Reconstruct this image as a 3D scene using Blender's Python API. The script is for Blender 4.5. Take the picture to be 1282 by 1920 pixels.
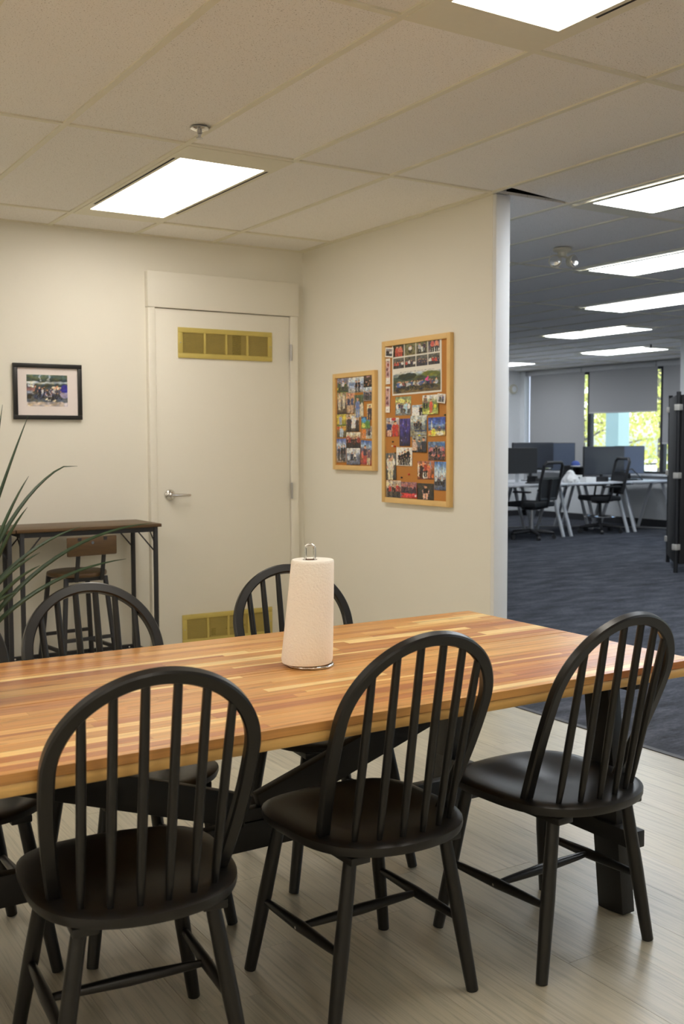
import bpy, bmesh, math, random
from mathutils import Vector, Matrix
random.seed(7)
R = random.Random(11)
for o in list(bpy.data.objects): bpy.data.objects.remove(o)
SC = bpy.context.scene
COL = SC.collection
PI = math.pi
H = 2.551          # ceiling height
XW = .133          # face of the board wall
YB = 1.92          # face of the door wall

# ------------------------------------------------------------------ camera
cd = bpy.data.cameras.new('camera'); cam = bpy.data.objects.new('camera', cd); COL.objects.link(cam)
yaw, pit, rol = .56061, -.06702, -.00263
f = Vector((math.sin(yaw)*math.cos(pit), math.cos(yaw)*math.cos(pit), math.sin(pit)))
r = Vector((math.cos(yaw), -math.sin(yaw), 0)); u = r.cross(f)
r2 = r*math.cos(rol) + u*math.sin(rol); u2 = -r*math.sin(rol) + u*math.cos(rol)
cam.matrix_world = Matrix(((r2.x, u2.x, -f.x, -3.33628), (r2.y, u2.y, -f.y, -4.07697), (r2.z, u2.z, -f.z, 1.32895), (0, 0, 0, 1)))
cd.sensor_fit = 'VERTICAL'; cd.sensor_height = 36; cd.sensor_width = 24
cd.lens = 1971.125/1920*36
cd.clip_end = 300
cd.dof.use_dof = True; cd.dof.focus_distance = 3.3; cd.dof.aperture_fstop = 5.6
SC.camera = cam

# ------------------------------------------------------------------ light levels, world, exposure
KITCHEN_LAMP = ((1.0, .925, .815), 13.4)
OFFICE_LAMP = ((.88, .94, 1.0), 16.0)
vs = SC.view_settings
vs.view_transform = 'Standard'; vs.look = 'None'; vs.exposure = 0; vs.gamma = 1; vs.use_curve_mapping = False
SC.display_settings.display_device = 'sRGB'
wd = bpy.data.worlds.new('world'); SC.world = wd; wd.use_nodes = True
wn = wd.node_tree; wn.nodes.clear()
sky = wn.nodes.new('ShaderNodeTexSky'); sky.sky_type = 'NISHITA'; sky.sun_disc = False
sky.sun_elevation = math.radians(48); sky.sun_rotation = math.radians(200); sky.air_density = 1; sky.dust_density = 2
bg = wn.nodes.new('ShaderNodeBackground'); bg.inputs[1].default_value = .8
wo = wn.nodes.new('ShaderNodeOutputWorld')
wn.links.new(sky.outputs[0], bg.inputs[0]); wn.links.new(bg.outputs[0], wo.inputs[0])
sl = bpy.data.lights.new('sun', 'SUN'); so = bpy.data.objects.new('sun', sl); COL.objects.link(so)
sl.energy = 4; sl.angle = math.radians(.6); sl.color = (1, .95, .86)
so.rotation_euler = Vector((.78, .5, -.95)).to_track_quat('-Z', 'Y').to_euler(); so.location = (-10, -10, 15)
cy = SC.cycles
cy.max_bounces = 12; cy.diffuse_bounces = 9; cy.glossy_bounces = 4; cy.transparent_max_bounces = 16
cy.caustics_reflective = False; cy.caustics_refractive = False

# ------------------------------------------------------------------ materials
def s(*c):
    return tuple(((x/255)/12.92 if x/255 <= .04045 else ((x/255+.055)/1.055)**2.4) for x in c)
def base_mat(name):
    m = bpy.data.materials.new(name); m.use_nodes = True
    nt = m.node_tree; return m, nt, nt.nodes['Principled BSDF']
def N(nt, t, **kw):
    n = nt.nodes.new(t)
    for k, v in kw.items():
        if k.startswith('i_'):
            key = k[2:]; n.inputs[int(key) if key.isdigit() else key.replace('_', ' ')].default_value = v
        else: setattr(n, k, v)
    return n
def mat(name, col, rough=.5, metal=0, var=.06, scale=30, bump=0, bscale=200, spec=.5):
    m, nt, b = base_mat(name)
    tc = N(nt, 'ShaderNodeTexCoord')
    no = N(nt, 'ShaderNodeTexNoise', i_Scale=scale, i_Detail=4); nt.links.new(tc.outputs['Object'], no.inputs['Vector'])
    mr = N(nt, 'ShaderNodeMapRange'); mr.inputs[3].default_value = 1-var; mr.inputs[4].default_value = 1+var
    nt.links.new(no.outputs['Fac'], mr.inputs[0])
    mx = N(nt, 'ShaderNodeVectorMath', operation='SCALE'); mx.inputs[0].default_value = col[:3]
    nt.links.new(mr.outputs[0], mx.inputs['Scale']); nt.links.new(mx.outputs[0], b.inputs['Base Color'])
    b.inputs['Roughness'].default_value = rough; b.inputs['Metallic'].default_value = metal
    b.inputs['Specular IOR Level'].default_value = spec
    if bump:
        n2 = N(nt, 'ShaderNodeTexNoise', i_Scale=bscale, i_Detail=3); nt.links.new(tc.outputs['Object'], n2.inputs['Vector'])
        bp = N(nt, 'ShaderNodeBump', i_Strength=bump, i_Distance=.002); nt.links.new(n2.outputs['Fac'], bp.inputs['Height'])
        nt.links.new(bp.outputs[0], b.inputs['Normal'])
    return m
def ramp(nt, stops, interp='LINEAR'):
    cr = N(nt, 'ShaderNodeValToRGB'); e = cr.color_ramp; e.interpolation = interp
    while len(e.elements) < len(stops): e.elements.new(.5)
    for el, (p, c) in zip(e.elements, stops): el.position = p; el.color = (*c[:3], 1)
    return cr
def wood_mat(name, cols, scale=(2.2, 40, 40), grain=.35, rough=.4, bump=.1, knots=.0, spec=.5):
    """wood pieces: each object takes its own tone from its random value; grain runs along its local x"""
    m, nt, b = base_mat(name)
    tc = N(nt, 'ShaderNodeTexCoord'); oi = N(nt, 'ShaderNodeObjectInfo')
    n = len(cols); rp = ramp(nt, [(i/n, c) for i, c in enumerate(cols)], 'CONSTANT'); nt.links.new(oi.outputs['Random'], rp.inputs[0])
    mp = N(nt, 'ShaderNodeMapping'); mp.inputs['Scale'].default_value = scale
    geo = N(nt, 'ShaderNodeNewGeometry'); ad = N(nt, 'ShaderNodeVectorMath', operation='ADD')
    sc = N(nt, 'ShaderNodeVectorMath', operation='SCALE'); sc.inputs[0].default_value = (31, 17, 7); nt.links.new(oi.outputs['Random'], sc.inputs['Scale'])
    nt.links.new(geo.outputs['Position'], ad.inputs[0]); nt.links.new(sc.outputs[0], ad.inputs[1]); nt.links.new(ad.outputs[0], mp.inputs[0])
    n1 = N(nt, 'ShaderNodeTexNoise', i_Scale=1.0, i_Detail=7, i_Roughness=.62, i_Distortion=.6); nt.links.new(mp.outputs[0], n1.inputs['Vector'])
    r1 = ramp(nt, [(.25, (1-grain,)*3), (.5, (1, 1, 1)), (.78, (1+grain*.45, 1+grain*.4, 1+grain*.3))]); nt.links.new(n1.outputs['Fac'], r1.inputs[0])
    mx = N(nt, 'ShaderNodeMix', data_type='RGBA', blend_type='MULTIPLY'); mx.inputs[0].default_value = 1
    nt.links.new(rp.outputs[0], mx.inputs[6]); nt.links.new(r1.outputs[0], mx.inputs[7])
    out = mx.outputs[2]
    if knots:
        m2 = N(nt, 'ShaderNodeMapping'); m2.inputs['Scale'].default_value = (scale[0]*2.2, scale[1]*.45, scale[2]*.45); nt.links.new(ad.outputs[0], m2.inputs[0])
        n2 = N(nt, 'ShaderNodeTexNoise', i_Scale=1.0, i_Detail=2, i_Distortion=1.2); nt.links.new(m2.outputs[0], n2.inputs['Vector'])
        r2_ = ramp(nt, [(.62, (1, 1, 1)), (.74, (1-knots, 1-knots*1.15, 1-knots*1.25))]); nt.links.new(n2.outputs['Fac'], r2_.inputs[0])
        m3 = N(nt, 'ShaderNodeMix', data_type='RGBA', blend_type='MULTIPLY'); m3.inputs[0].default_value = 1
        nt.links.new(out, m3.inputs[6]); nt.links.new(r2_.outputs[0], m3.inputs[7]); out = m3.outputs[2]
    nt.links.new(out, b.inputs['Base Color'])
    b.inputs['Roughness'].default_value = rough; b.inputs['Specular IOR Level'].default_value = spec
    if bump:
        bp = N(nt, 'ShaderNodeBump', i_Strength=bump, i_Distance=.001); nt.links.new(n1.outputs['Fac'], bp.inputs['Height']); nt.links.new(bp.outputs[0], b.inputs['Normal'])
    return m
def emit(name, col, st):
    m = bpy.data.materials.new(name); m.use_nodes = True; nt = m.node_tree; nt.nodes.clear()
    e = N(nt, 'ShaderNodeEmission'); e.inputs[0].default_value = (*col, 1); e.inputs[1].default_value = st
    o = N(nt, 'ShaderNodeOutputMaterial'); nt.links.new(e.outputs[0], o.inputs[0]); return m

WALL = mat('cream_wall_paint', (.80, .775, .70), .6, bump=.15, bscale=260, var=.015, scale=3)
WALLCOOL = mat('white_wall_paint', (.78, .79, .80), .6, bump=.1, bscale=260, var=.015, scale=3)
DOORP = mat('door_paint', (.80, .775, .70), .42, var=.015, scale=4)
GRID = mat('ceiling_grid_paint', (.76, .73, .60), .5, var=.03)
PLEN = mat('dark_void', (.03, .028, .025), .9)
BLACK = mat('black_lacquered_wood', (.0065, .0058, .0053), .36, var=.25, scale=20, bump=.05, bscale=120)
BLACKT = mat('black_stained_wood', (.007, .0063, .006), .5, var=.3, scale=25, bump=.1)
CHROME = mat('chrome', (.75, .74, .72), .15, 1, var=.02)
STEEL = mat('brushed_steel', (.50, .50, .51), .32, 1, var=.05, scale=80)
BRASS = mat('yellow_brass_paint', (.60, .485, .14), .42, .2, var=.1, scale=15)
BRASSL = mat('brass_louvre', (.42, .33, .17), .5, .1, var=.1)
IRON = mat('black_steel_tube', (.018, .018, .021), .5, var=.2)
RUSTIC = wood_mat('rustic_brown_board', [s(86, 64, 38)], (3, 26, 26), .45, .42, spec=.5)
PAPERT = mat('paper_towel', (.94, .895, .815), .9, var=.02, bump=.7, bscale=170)
CARD = mat('cardboard_core', s(120, 80, 55), .9)
FRAMEB = mat('black_picture_frame', (.012, .011, .011), .4)
MATB = mat('picture_mat', (.80, .73, .72), .8, var=.01)
PINE = wood_mat('pine_frame_wood', [s(228, 192, 130), s(224, 186, 122)], (30, 4, 4), .12, .5)
CORK = mat('cork', s(190, 130, 66), .9, var=.16, scale=220, bump=.4, bscale=300)
LEAF = mat('dark_green_leaf', s(44, 66, 42), .42, var=.4, scale=14)
POT = mat('dark_bronze_pot', s(62, 52, 44), .4, .3, var=.15, scale=8)
POTL = mat('silver_pot_ornament', s(150, 140, 122), .4, .5)
SOIL = mat('soil', s(50, 38, 28), .95, bump=1, bscale=60)
TOWELW = mat('white_plastic', (.80, .80, .79), .5)
DESKW = mat('white_desk_laminate', (.72, .74, .78), .35, var=.01)
LEGW = mat('white_desk_leg_paint', (.62, .64, .67), .4, var=.02)
MONB = mat('monitor_back_plastic', (.022, .023, .026), .5, var=.1)
SCREENB = mat('blue_grey_screen', (.045, .050, .064), .3, var=.08)
PLBLK = mat('black_plastic', (.016, .016, .018), .5, var=.1)
MESHB = mat('black_chair_mesh', (.020, .021, .024), .8, var=.3, scale=400)
BLIND = mat('grey_roller_blind', (.40, .395, .395), .85, var=.03, scale=200)
MULL = mat('dark_bronze_mullion', (.018, .018, .02), .45)
VALANCE = mat('grey_valance', (.52, .52, .52), .6)
BASEB = mat('dark_baseboard', (.035, .035, .04), .6)
BASEK = mat('taupe_baseboard', s(120, 108, 84), .6)
FABRIC = mat('charcoal_screen_fabric', (.022, .021, .021), .95, var=.4, scale=500, bump=.4, bscale=500)
CLIP = mat('pale_hinge_plastic', (.55, .52, .47), .5)
PALE = mat('beige_plastic', (.62, .58, .46), .5)
GROUND = mat('pale_paving', (.72, .71, .70), .9, var=.1, scale=2)
PILLAR = mat('pale_green_concrete', (.20, .29, .285), .8, var=.06, scale=6)
BARK = mat('grey_bark', (.10, .085, .07), .9, var=.4, scale=12)
STRIP = mat('rubber_transition_strip', (.05, .05, .055), .6)
def foliage_mat():
    m, nt, b = base_mat('spring_leaves')
    tc = N(nt, 'ShaderNodeTexCoord'); n = N(nt, 'ShaderNodeTexNoise', i_Scale=2.2, i_Detail=3); nt.links.new(tc.outputs['Object'], n.inputs['Vector'])
    rp = ramp(nt, [(.3, (.42, .44, .10)), (.5, (.66, .64, .17)), (.7, (.80, .74, .28))]); nt.links.new(n.outputs['Fac'], rp.inputs[0]); nt.links.new(rp.outputs[0], b.inputs['Base Color'])
    b.inputs['Roughness'].default_value = .6
    tr = N(nt, 'ShaderNodeBsdfTranslucent'); nt.links.new(rp.outputs[0], tr.inputs[0])
    ms = N(nt, 'ShaderNodeMixShader'); ms.inputs[0].default_value = .8
    nt.links.new(b.outputs[0], ms.inputs[1]); nt.links.new(tr.outputs[0], ms.inputs[2]); nt.links.new(ms.outputs[0], nt.nodes['Material Output'].inputs[0]); return m
FOLI = foliage_mat()
def glass_mat():
    m = bpy.data.materials.new('window_glass'); m.use_nodes = True; nt = m.node_tree; nt.nodes.clear()
    fr = N(nt, 'ShaderNodeFresnel', i_IOR=1.35); t = N(nt, 'ShaderNodeBsdfTransparent'); t.inputs[0].default_value = (.93, .97, .96, 1)
    g = N(nt, 'ShaderNodeBsdfGlossy', i_Roughness=.02); ms = N(nt, 'ShaderNodeMixShader'); o = N(nt, 'ShaderNodeOutputMaterial')
    nt.links.new(fr.outputs[0], ms.inputs[0]); nt.links.new(t.outputs[0], ms.inputs[1]); nt.links.new(g.outputs[0], ms.inputs[2]); nt.links.new(ms.outputs[0], o.inputs[0]); return m
GLASS = glass_mat()
def net_mat():
    """woven chair mesh: a fine net of holes"""
    m, nt, b = base_mat('chair_net'); b.inputs['Base Color'].default_value = (.02, .02, .023, 1); b.inputs['Roughness'].default_value = .8
    tc = N(nt, 'ShaderNodeTexCoord'); ck = N(nt, 'ShaderNodeTexChecker', i_Scale=160); nt.links.new(tc.outputs['Object'], ck.inputs['Vector'])
    mu = N(nt, 'ShaderNodeMath', operation='MULTIPLY'); mu.inputs[1].default_value = .45;  nt.links.new(ck.outputs['Fac'], mu.inputs[0]); mu.operation = 'MULTIPLY_ADD'; mu.inputs[2].default_value = .45
    t = N(nt, 'ShaderNodeBsdfTransparent'); ms = N(nt, 'ShaderNodeMixShader'); nt.links.new(mu.outputs[0], ms.inputs[0])
    nt.links.new(b.outputs[0], ms.inputs[1]); nt.links.new(t.outputs[0], ms.inputs[2]); nt.links.new(ms.outputs[0], nt.nodes['Material Output'].inputs[0]); return m
NET = net_mat()
def carpet_mat():
    m, nt, b = base_mat('navy_grey_carpet'); tc = N(nt, 'ShaderNodeTexCoord')
    mp = N(nt, 'ShaderNodeMapping'); mp.inputs['Scale'].default_value = (24, 60, 1); nt.links.new(tc.outputs['Object'], mp.inputs[0])
    mpb = N(nt, 'ShaderNodeMapping'); mpb.inputs['Scale'].default_value = (3, 9, 1); nt.links.new(tc.outputs['Object'], mpb.inputs[0])
    n1 = N(nt, 'ShaderNodeTexNoise', i_Scale=1, i_Detail=6, i_Roughness=.75); nt.links.new(mp.outputs[0], n1.inputs['Vector'])
    n3 = N(nt, 'ShaderNodeTexNoise', i_Scale=1, i_Detail=3); nt.links.new(mpb.outputs[0], n3.inputs['Vector'])
    av = N(nt, 'ShaderNodeMath', operation='ADD'); nt.links.new(n1.outputs['Fac'], av.inputs[0]); nt.links.new(n3.outputs['Fac'], av.inputs[1])
    hf = N(nt, 'ShaderNodeMath', operation='MULTIPLY'); hf.inputs[1].default_value = .5; nt.links.new(av.outputs[0], hf.inputs[0])
    rp = ramp(nt, [(.36, (.030, .032, .039)), (.5, (.062, .066, .080)), (.64, (.115, .122, .145))]); nt.links.new(hf.outputs[0], rp.inputs[0]); nt.links.new(rp.outputs[0], b.inputs['Base Color'])
    b.inputs['Roughness'].default_value = .95; b.inputs['Specular IOR Level'].default_value = .15
    n2 = N(nt, 'ShaderNodeTexNoise', i_Scale=420, i_Detail=2); nt.links.new(tc.outputs['Object'], n2.inputs['Vector'])
    bp = N(nt, 'ShaderNodeBump', i_Strength=.6, i_Distance=.004); nt.links.new(n2.outputs['Fac'], bp.inputs['Height']); nt.links.new(bp.outputs[0], b.inputs['Normal']); return m
CARPET = carpet_mat()
def tile_mat():
    m, nt, b = base_mat('fissured_ceiling_tile'); geo = N(nt, 'ShaderNodeNewGeometry'); oi = N(nt, 'ShaderNodeObjectInfo')
    n1 = N(nt, 'ShaderNodeTexNoise', i_Scale=190, i_Detail=3, i_Roughness=.75); nt.links.new(geo.outputs['Position'], n1.inputs['Vector'])
    rp = ramp(nt, [(.335, (.30, .26, .21)), (.40, (.88, .86, .83))]); nt.links.new(n1.outputs['Fac'], rp.inputs[0])
    mr = N(nt, 'ShaderNodeMapRange'); mr.inputs[3].default_value = .96; mr.inputs[4].default_value = 1.03; nt.links.new(oi.outputs['Random'], mr.inputs[0])
    sc = N(nt, 'ShaderNodeVectorMath', operation='SCALE'); nt.links.new(rp.outputs[0], sc.inputs[0]); nt.links.new(mr.outputs[0], sc.inputs['Scale']); nt.links.new(sc.outputs[0], b.inputs['Base Color'])
    b.inputs['Roughness'].default_value = .92; b.inputs['Specular IOR Level'].default_value = .2
    bp = N(nt, 'ShaderNodeBump', i_Strength=.35, i_Distance=.003); nt.links.new(n1.outputs['Fac'], bp.inputs['Height']); nt.links.new(bp.outputs[0], b.inputs['Normal']); return m
TILE = tile_mat()
STAVE = wood_mat('acacia_stave', [s(214, 160, 94), s(206, 148, 84), s(196, 133, 78), s(221, 171, 104), s(208, 152, 88), s(242, 208, 142), s(187, 122, 72), s(212, 155, 90), s(176, 112, 68), s(223, 174, 108), s(202, 143, 82), s(238, 198, 128), s(207, 149, 84), s(193, 131, 80)], (2.4, 75, 75), .42, .33, .06, .35)
EDGEW = wood_mat('acacia_under_layer', [s(218, 174, 104)], (2.5, 46, 60), .3, .4, .05, .2)
PLANK = wood_mat('grey_oak_plank', [s(176, 169, 150), s(172, 166, 148), s(180, 174, 156), s(175, 168, 148), s(169, 163, 146), s(178, 171, 154)], (105, 3.4, 30), .40, .33, .12, .16, spec=.6)
MV = bpy.data.materials.new('photo_print'); MV.use_nodes = True
_b = MV.node_tree.nodes['Principled BSDF']; _a = MV.node_tree.nodes.new('ShaderNodeAttribute'); _a.attribute_name = 'print'
MV.node_tree.links.new(_a.outputs['Color'], _b.inputs['Base Color']); _b.inputs['Roughness'].default_value = .35
KLAMP = emit('warm_light_diffuser', *KITCHEN_LAMP); OLAMP = emit('cool_light_diffuser', *OFFICE_LAMP)

# ------------------------------------------------------------------ mesh helpers
class MB:
    def __init__(self): self.v = []; self.f = []
    def add(self, vs_, fs):
        k = len(self.v); self.v += [tuple(p) for p in vs_]; self.f += [tuple(i+k for i in q) for q in fs]; return self
    def box(self, x0, x1, y0, y1, z0, z1):
        return self.add([(x, y, z) for z in (z0, z1) for y in (y0, y1) for x in (x0, x1)],
                        [(0, 2, 3, 1), (4, 5, 7, 6), (0, 1, 5, 4), (2, 6, 7, 3), (0, 4, 6, 2), (1, 3, 7, 5)])
    def cbox(self, x0, x1, y0, y1, z0, z1, b=.003):
        """box with chamfered edges"""
        bm = bmesh.new(); bmesh.ops.create_cube(bm, size=1)
        for v in bm.verts: v.co = ((x0+x1)/2+v.co.x*(x1-x0), (y0+y1)/2+v.co.y*(y1-y0), (z0+z1)/2+v.co.z*(z1-z0))
        bmesh.ops.bevel(bm, geom=bm.edges[:], offset=b, segments=2, affect='EDGES', profile=.5)
        bm.verts.index_update(); self.add([v.co[:] for v in bm.verts], [[v.index for v in q.verts] for q in bm.faces]); bm.free(); return self
    def bar(self, a, b, w, h, up=(0, 0, 1), bev=0):
        """box-section bar from a to b, w wide (across), h high (along up)"""
        a = Vector(a); b = Vector(b); d = (b-a); L = d.length; d.normalize(); up = Vector(up)
        x = d.cross(up).normalized(); y = x.cross(d)
        m = MB(); m.cbox(-w/2, w/2, -h/2, h/2, 0, L, bev) if bev else m.box(-w/2, w/2, -h/2, h/2, 0, L)
        return self.add([a+x*p[0]+y*p[1]+d*p[2] for p in m.v], m.f)
    def tube(self, pts, rad, n=12, cap=True, sx=1):
        pts = [Vector(p) for p in pts]; rad = rad if isinstance(rad, (list, tuple)) else [rad]*len(pts)
        k = len(self.v); ref = None
        for i, p in enumerate(pts):
            t = (pts[min(i+1, len(pts)-1)]-pts[max(i-1, 0)]).normalized()
            if ref is None: ref = t.orthogonal().normalized()
            ref = (ref-t*ref.dot(t)).normalized(); bi = t.cross(ref)
            for j in range(n):
                a = 2*PI*j/n; self.v.append(tuple(p+ref*math.cos(a)*rad[i]*sx+bi*math.sin(a)*rad[i]))
        for i in range(len(pts)-1):
            for j in range(n): self.f.append((k+i*n+j, k+i*n+(j+1) % n, k+(i+1)*n+(j+1) % n, k+(i+1)*n+j))
        if cap: self.f.append(tuple(k+j for j in range(n))[::-1]); self.f.append(tuple(k+(len(pts)-1)*n+j for j in range(n)))
        return self
    def lathe(self, prof, c=(0, 0, 0), n=28, axis='z', skew=(0, 0)):
        """profile of (radius, height); skew shifts the axis sideways per unit height"""
        k = len(self.v); z0 = prof[0][1]
        for rr, z in prof:
            for j in range(n):
                a = 2*PI*j/n; p = (rr*math.cos(a)+skew[0]*(z-z0), rr*math.sin(a)+skew[1]*(z-z0), z)
                if axis == 'y': p = (p[0], -p[2], p[1])
                if axis == 'x': p = (p[2], p[0], p[1])
                self.v.append((c[0]+p[0], c[1]+p[1], c[2]+p[2]))
        for i in range(len(prof)-1):
            for j in range(n): self.f.append((k+i*n+j, k+i*n+(j+1) % n, k+(i+1)*n+(j+1) % n, k+(i+1)*n+j))
        self.f.append(tuple(k+j for j in range(n))[::-1]); self.f.append(tuple(k+(len(prof)-1)*n+j for j in range(n))); return self
    def sweep(self, pts, sec, side):
        """closed section sec [(a,b)] swept along pts; a is measured along the outward in-plane normal, b along the fixed side vector"""
        pts = [Vector(p) for p in pts]; side = Vector(side).normalized(); k = len(self.v); n = len(sec)
        for i, p in enumerate(pts):
            t = (pts[min(i+1, len(pts)-1)]-pts[max(i-1, 0)]).normalized(); o = t.cross(side).normalized()
            for a, b in sec: self.v.append(tuple(p+o*a+side*b))
        for i in range(len(pts)-1):
            for j in range(n): self.f.append((k+i*n+j, k+i*n+(j+1) % n, k+(i+1)*n+(j+1) % n, k+(i+1)*n+j))
        self.f.append(tuple(k+j for j in range(n))[::-1]); self.f.append(tuple(k+(len(pts)-1)*n+j for j in range(n))); return self
    def mesh(self, name, m, smooth=True):
        me = bpy.data.meshes.new(name); me.from_pydata(self.v, [], self.f)
        bm = bmesh.new(); bm.from_mesh(me); bmesh.ops.recalc_face_normals(bm, faces=bm.faces[:]); bm.to_mesh(me); bm.free()
        if smooth: me.shade_smooth(); me.set_sharp_from_angle(angle=math.radians(38))
        me.materials.append(m); return me
    def build(self, name, m, parent=None, loc=None, rz=0, smooth=True):
        o = bpy.data.objects.new(name, self.mesh(name, m, smooth)); COL.objects.link(o)
        if parent is not None: o.parent = parent
        if loc is not None: o.location = loc
        o.rotation_euler.z = rz; return o
def put(name, me, parent=None, loc=(0, 0, 0), rot=(0, 0, 0), scale=(1, 1, 1)):
    o = bpy.data.objects.new(name, me); COL.objects.link(o)
    if parent is not None: o.parent = parent
    o.location = loc; o.rotation_euler = rot; o.scale = scale; return o
def tag(o, label, cat, group=None):
    o['label'] = label; o['category'] = cat
    if group: o['group'] = group
    return o
def thing(name, label, cat, loc=(0, 0, 0), rz=0, group=None):
    o = bpy.data.objects.new(name, None); COL.objects.link(o); o.location = loc; o.rotation_euler.z = rz; o.empty_display_size = .1
    return tag(o, label, cat, group)
def struct(name, loc=(0, 0, 0)):
    o = bpy.data.objects.new(name, None); COL.objects.link(o); o.location = loc; o['kind'] = 'structure'; return o
def sbuild(mb, name, m): o = mb.build(name, m, smooth=False); o['kind'] = 'structure'; return o
def copy_tree(o, parent=None):
    c = o.copy(); COL.objects.link(c)
    if parent is not None: c.parent = parent
    for ch in list(o.children): copy_tree(ch, c)
    return c
UNIT = {}
def unit(m):
    if m.name not in UNIT: UNIT[m.name] = MB().box(-.5, .5, -.5, .5, -.5, .5).mesh('unit_piece', m, False)
    return UNIT[m.name]

# ------------------------------------------------------------------ room shell
fl = sbuild(MB().box(-6, 9.5, -7, 10.2, -.12, -.008), 'floor', mat('vinyl_subfloor', (.52, .49, .43), .6))
XE = .150          # where vinyl stops and carpet starts
cp = MB().box(XE+.03, 9.44, -7, 10.12, -.008, .002).build('carpet', CARPET, fl, smooth=False)
MB().box(XE, XE+.03, -7, .02, -.008, .004).build('transition_strip', STRIP, fl, smooth=False)
PW = .18; n_pl = 0
for i in range(34):                        # vinyl planks, running front to back
    x1 = XE-.0008-i*PW; x0 = x1-PW+.0008
    if x1 < -5.9: break
    y = -7+R.uniform(-1.2, 0) if i > 20 else -3.9+R.uniform(-1.2, 0)
    while y < YB:
        y1 = min(y+1.22, YB); ys = max(y, -7)
        lo = -4.2 if x1 > -3.2 else (-1.2 if x1 > -4.3 else 0)
        if y1 > lo and y1-ys > .02:
            put('floor_plank', unit(PLANK), fl, ((x0+x1)/2, (ys+y1)/2, -.004+R.uniform(-.0002, .0002)), scale=(x1-x0, y1-ys-.0010, .008)); n_pl += 1
        y += 1.22
sbuild(MB().box(-6.1, XW, YB, YB+.12, 0, 2.75), 'wall_back', WALL)
sbuild(MB().box(-6.1, -6, -7, YB, 0, 2.75), 'wall_left', WALL)
sbuild(MB().box(-6.1, 9.6, -7.1, -7, 0, 2.75), 'wall_front', WALL)
wr_ = sbuild(MB().box(XW, XW+.02, .0302, 10.12, 0, 2.75), 'wall_right', WALL)
MB().box(XW+.02, XW+.088, .03, 10.12, 0, 2.75).build('wall_core', WALLCOOL, wr_, smooth=False)
MB().cbox(XW, XW+.09, .002, .03, 0, H, .002).build('end_cap', WALLCOOL, wr_)
YF = 10.12
sbuild(MB().box(XW+.02, 9.6, YF, YF+.1, 0, 2.75), 'wall_far', WALLCOOL)
bb = sbuild(MB().cbox(-6, -.955, YB-.012, YB, 0, .085, .002), 'baseboard_back', BASEK)
sbuild(MB().cbox(XW-.012, XW, .03, YB, 0, .085, .002), 'baseboard_right', BASEK)
sbuild(MB().box(XW+.1, 9.4, YF-.015, YF, 0, .1), 'baseboard_far', BASEB)

# ceiling: dark plenum slab, tee bars, lay-in tiles; every tile and bar its own piece
ce = sbuild(MB().box(-6.1, 9.6, -7.1, 10.3, H+.12, H+.2), 'ceiling', PLEN)
T = .508
xs = [-.0 - T*k for k in range(12)][::-1]
xs = [x-.0 for x in xs]
xs[-1] = .105                               # last bay before the wall line is wider
xs += [.105+T*k for k in range(1, 19)]
ys = [-7.0+.904-.0]                         # B lines: ... -1.524, 0, 1.524 ...
ys = [-6.096, -4.572, -3.048, -1.524, 0.0, 1.524, 3.048, 4.572, 6.096, 7.62, 9.144]
bw = .024
def gbar(x0, x1, y0, y1, dz=0): put('grid_bar', unit(GRID), ce, ((x0+x1)/2, (y0+y1)/2, H+.012-dz), scale=(x1-x0, y1-y0, .024))
for x in xs:
    if x < -4.5: continue
    y1 = YB if x < XW else YF
    gbar(x-bw/2, x+bw/2, -4.6 if x < 1.7 else -1.6, y1)
FIX = [  # fixtures as (x0,x1,y0,y1, kitchen?)   seen lenses measured on the ceiling plane, unseen ones added
    (-1.468, -1.060, .200, 1.375, 1), (-1.474, -1.072, -2.90, -1.690, 1),
    (.685, 1.13, -1.30, -.105, 0), (2.235, 2.69, .25, 1.46, 0), (3.81, 4.30, 1.86, 3.07, 0), (5.30, 5.76, 3.98, 5.20, 0),
    (7.42, 7.93, 5.62, 6.73, 0), (7.72, 8.2, 8.5, 9.7, 0),
    (-4.01, -3.6, -2.90, -1.690, 1), (-3.0, -2.59, -5.95, -4.74, 1), (-4.01, -3.6, .2, 1.375, 1), (-5.53, -5.12, -2.90, -1.690, 1), (-5.02, -4.61, -5.95, -4.74, 1), (1.74, 2.18, -4.4, -3.2, 0), (2.235, 2.69, -2.80, -1.60, 0), (3.81, 4.30, -1.2, 0.0, 0), (7.3, 7.8, 1.8, 3.0, 0)]  # added unseen fixtures, put in to raise the ambient light
def in_fix(xa, xb, ya, yb):
    return any(k and xa < (x0+x1)/2 < xb and ya < (y0+y1)/2 < yb for x0, x1, y0, y1, k in FIX)
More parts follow.
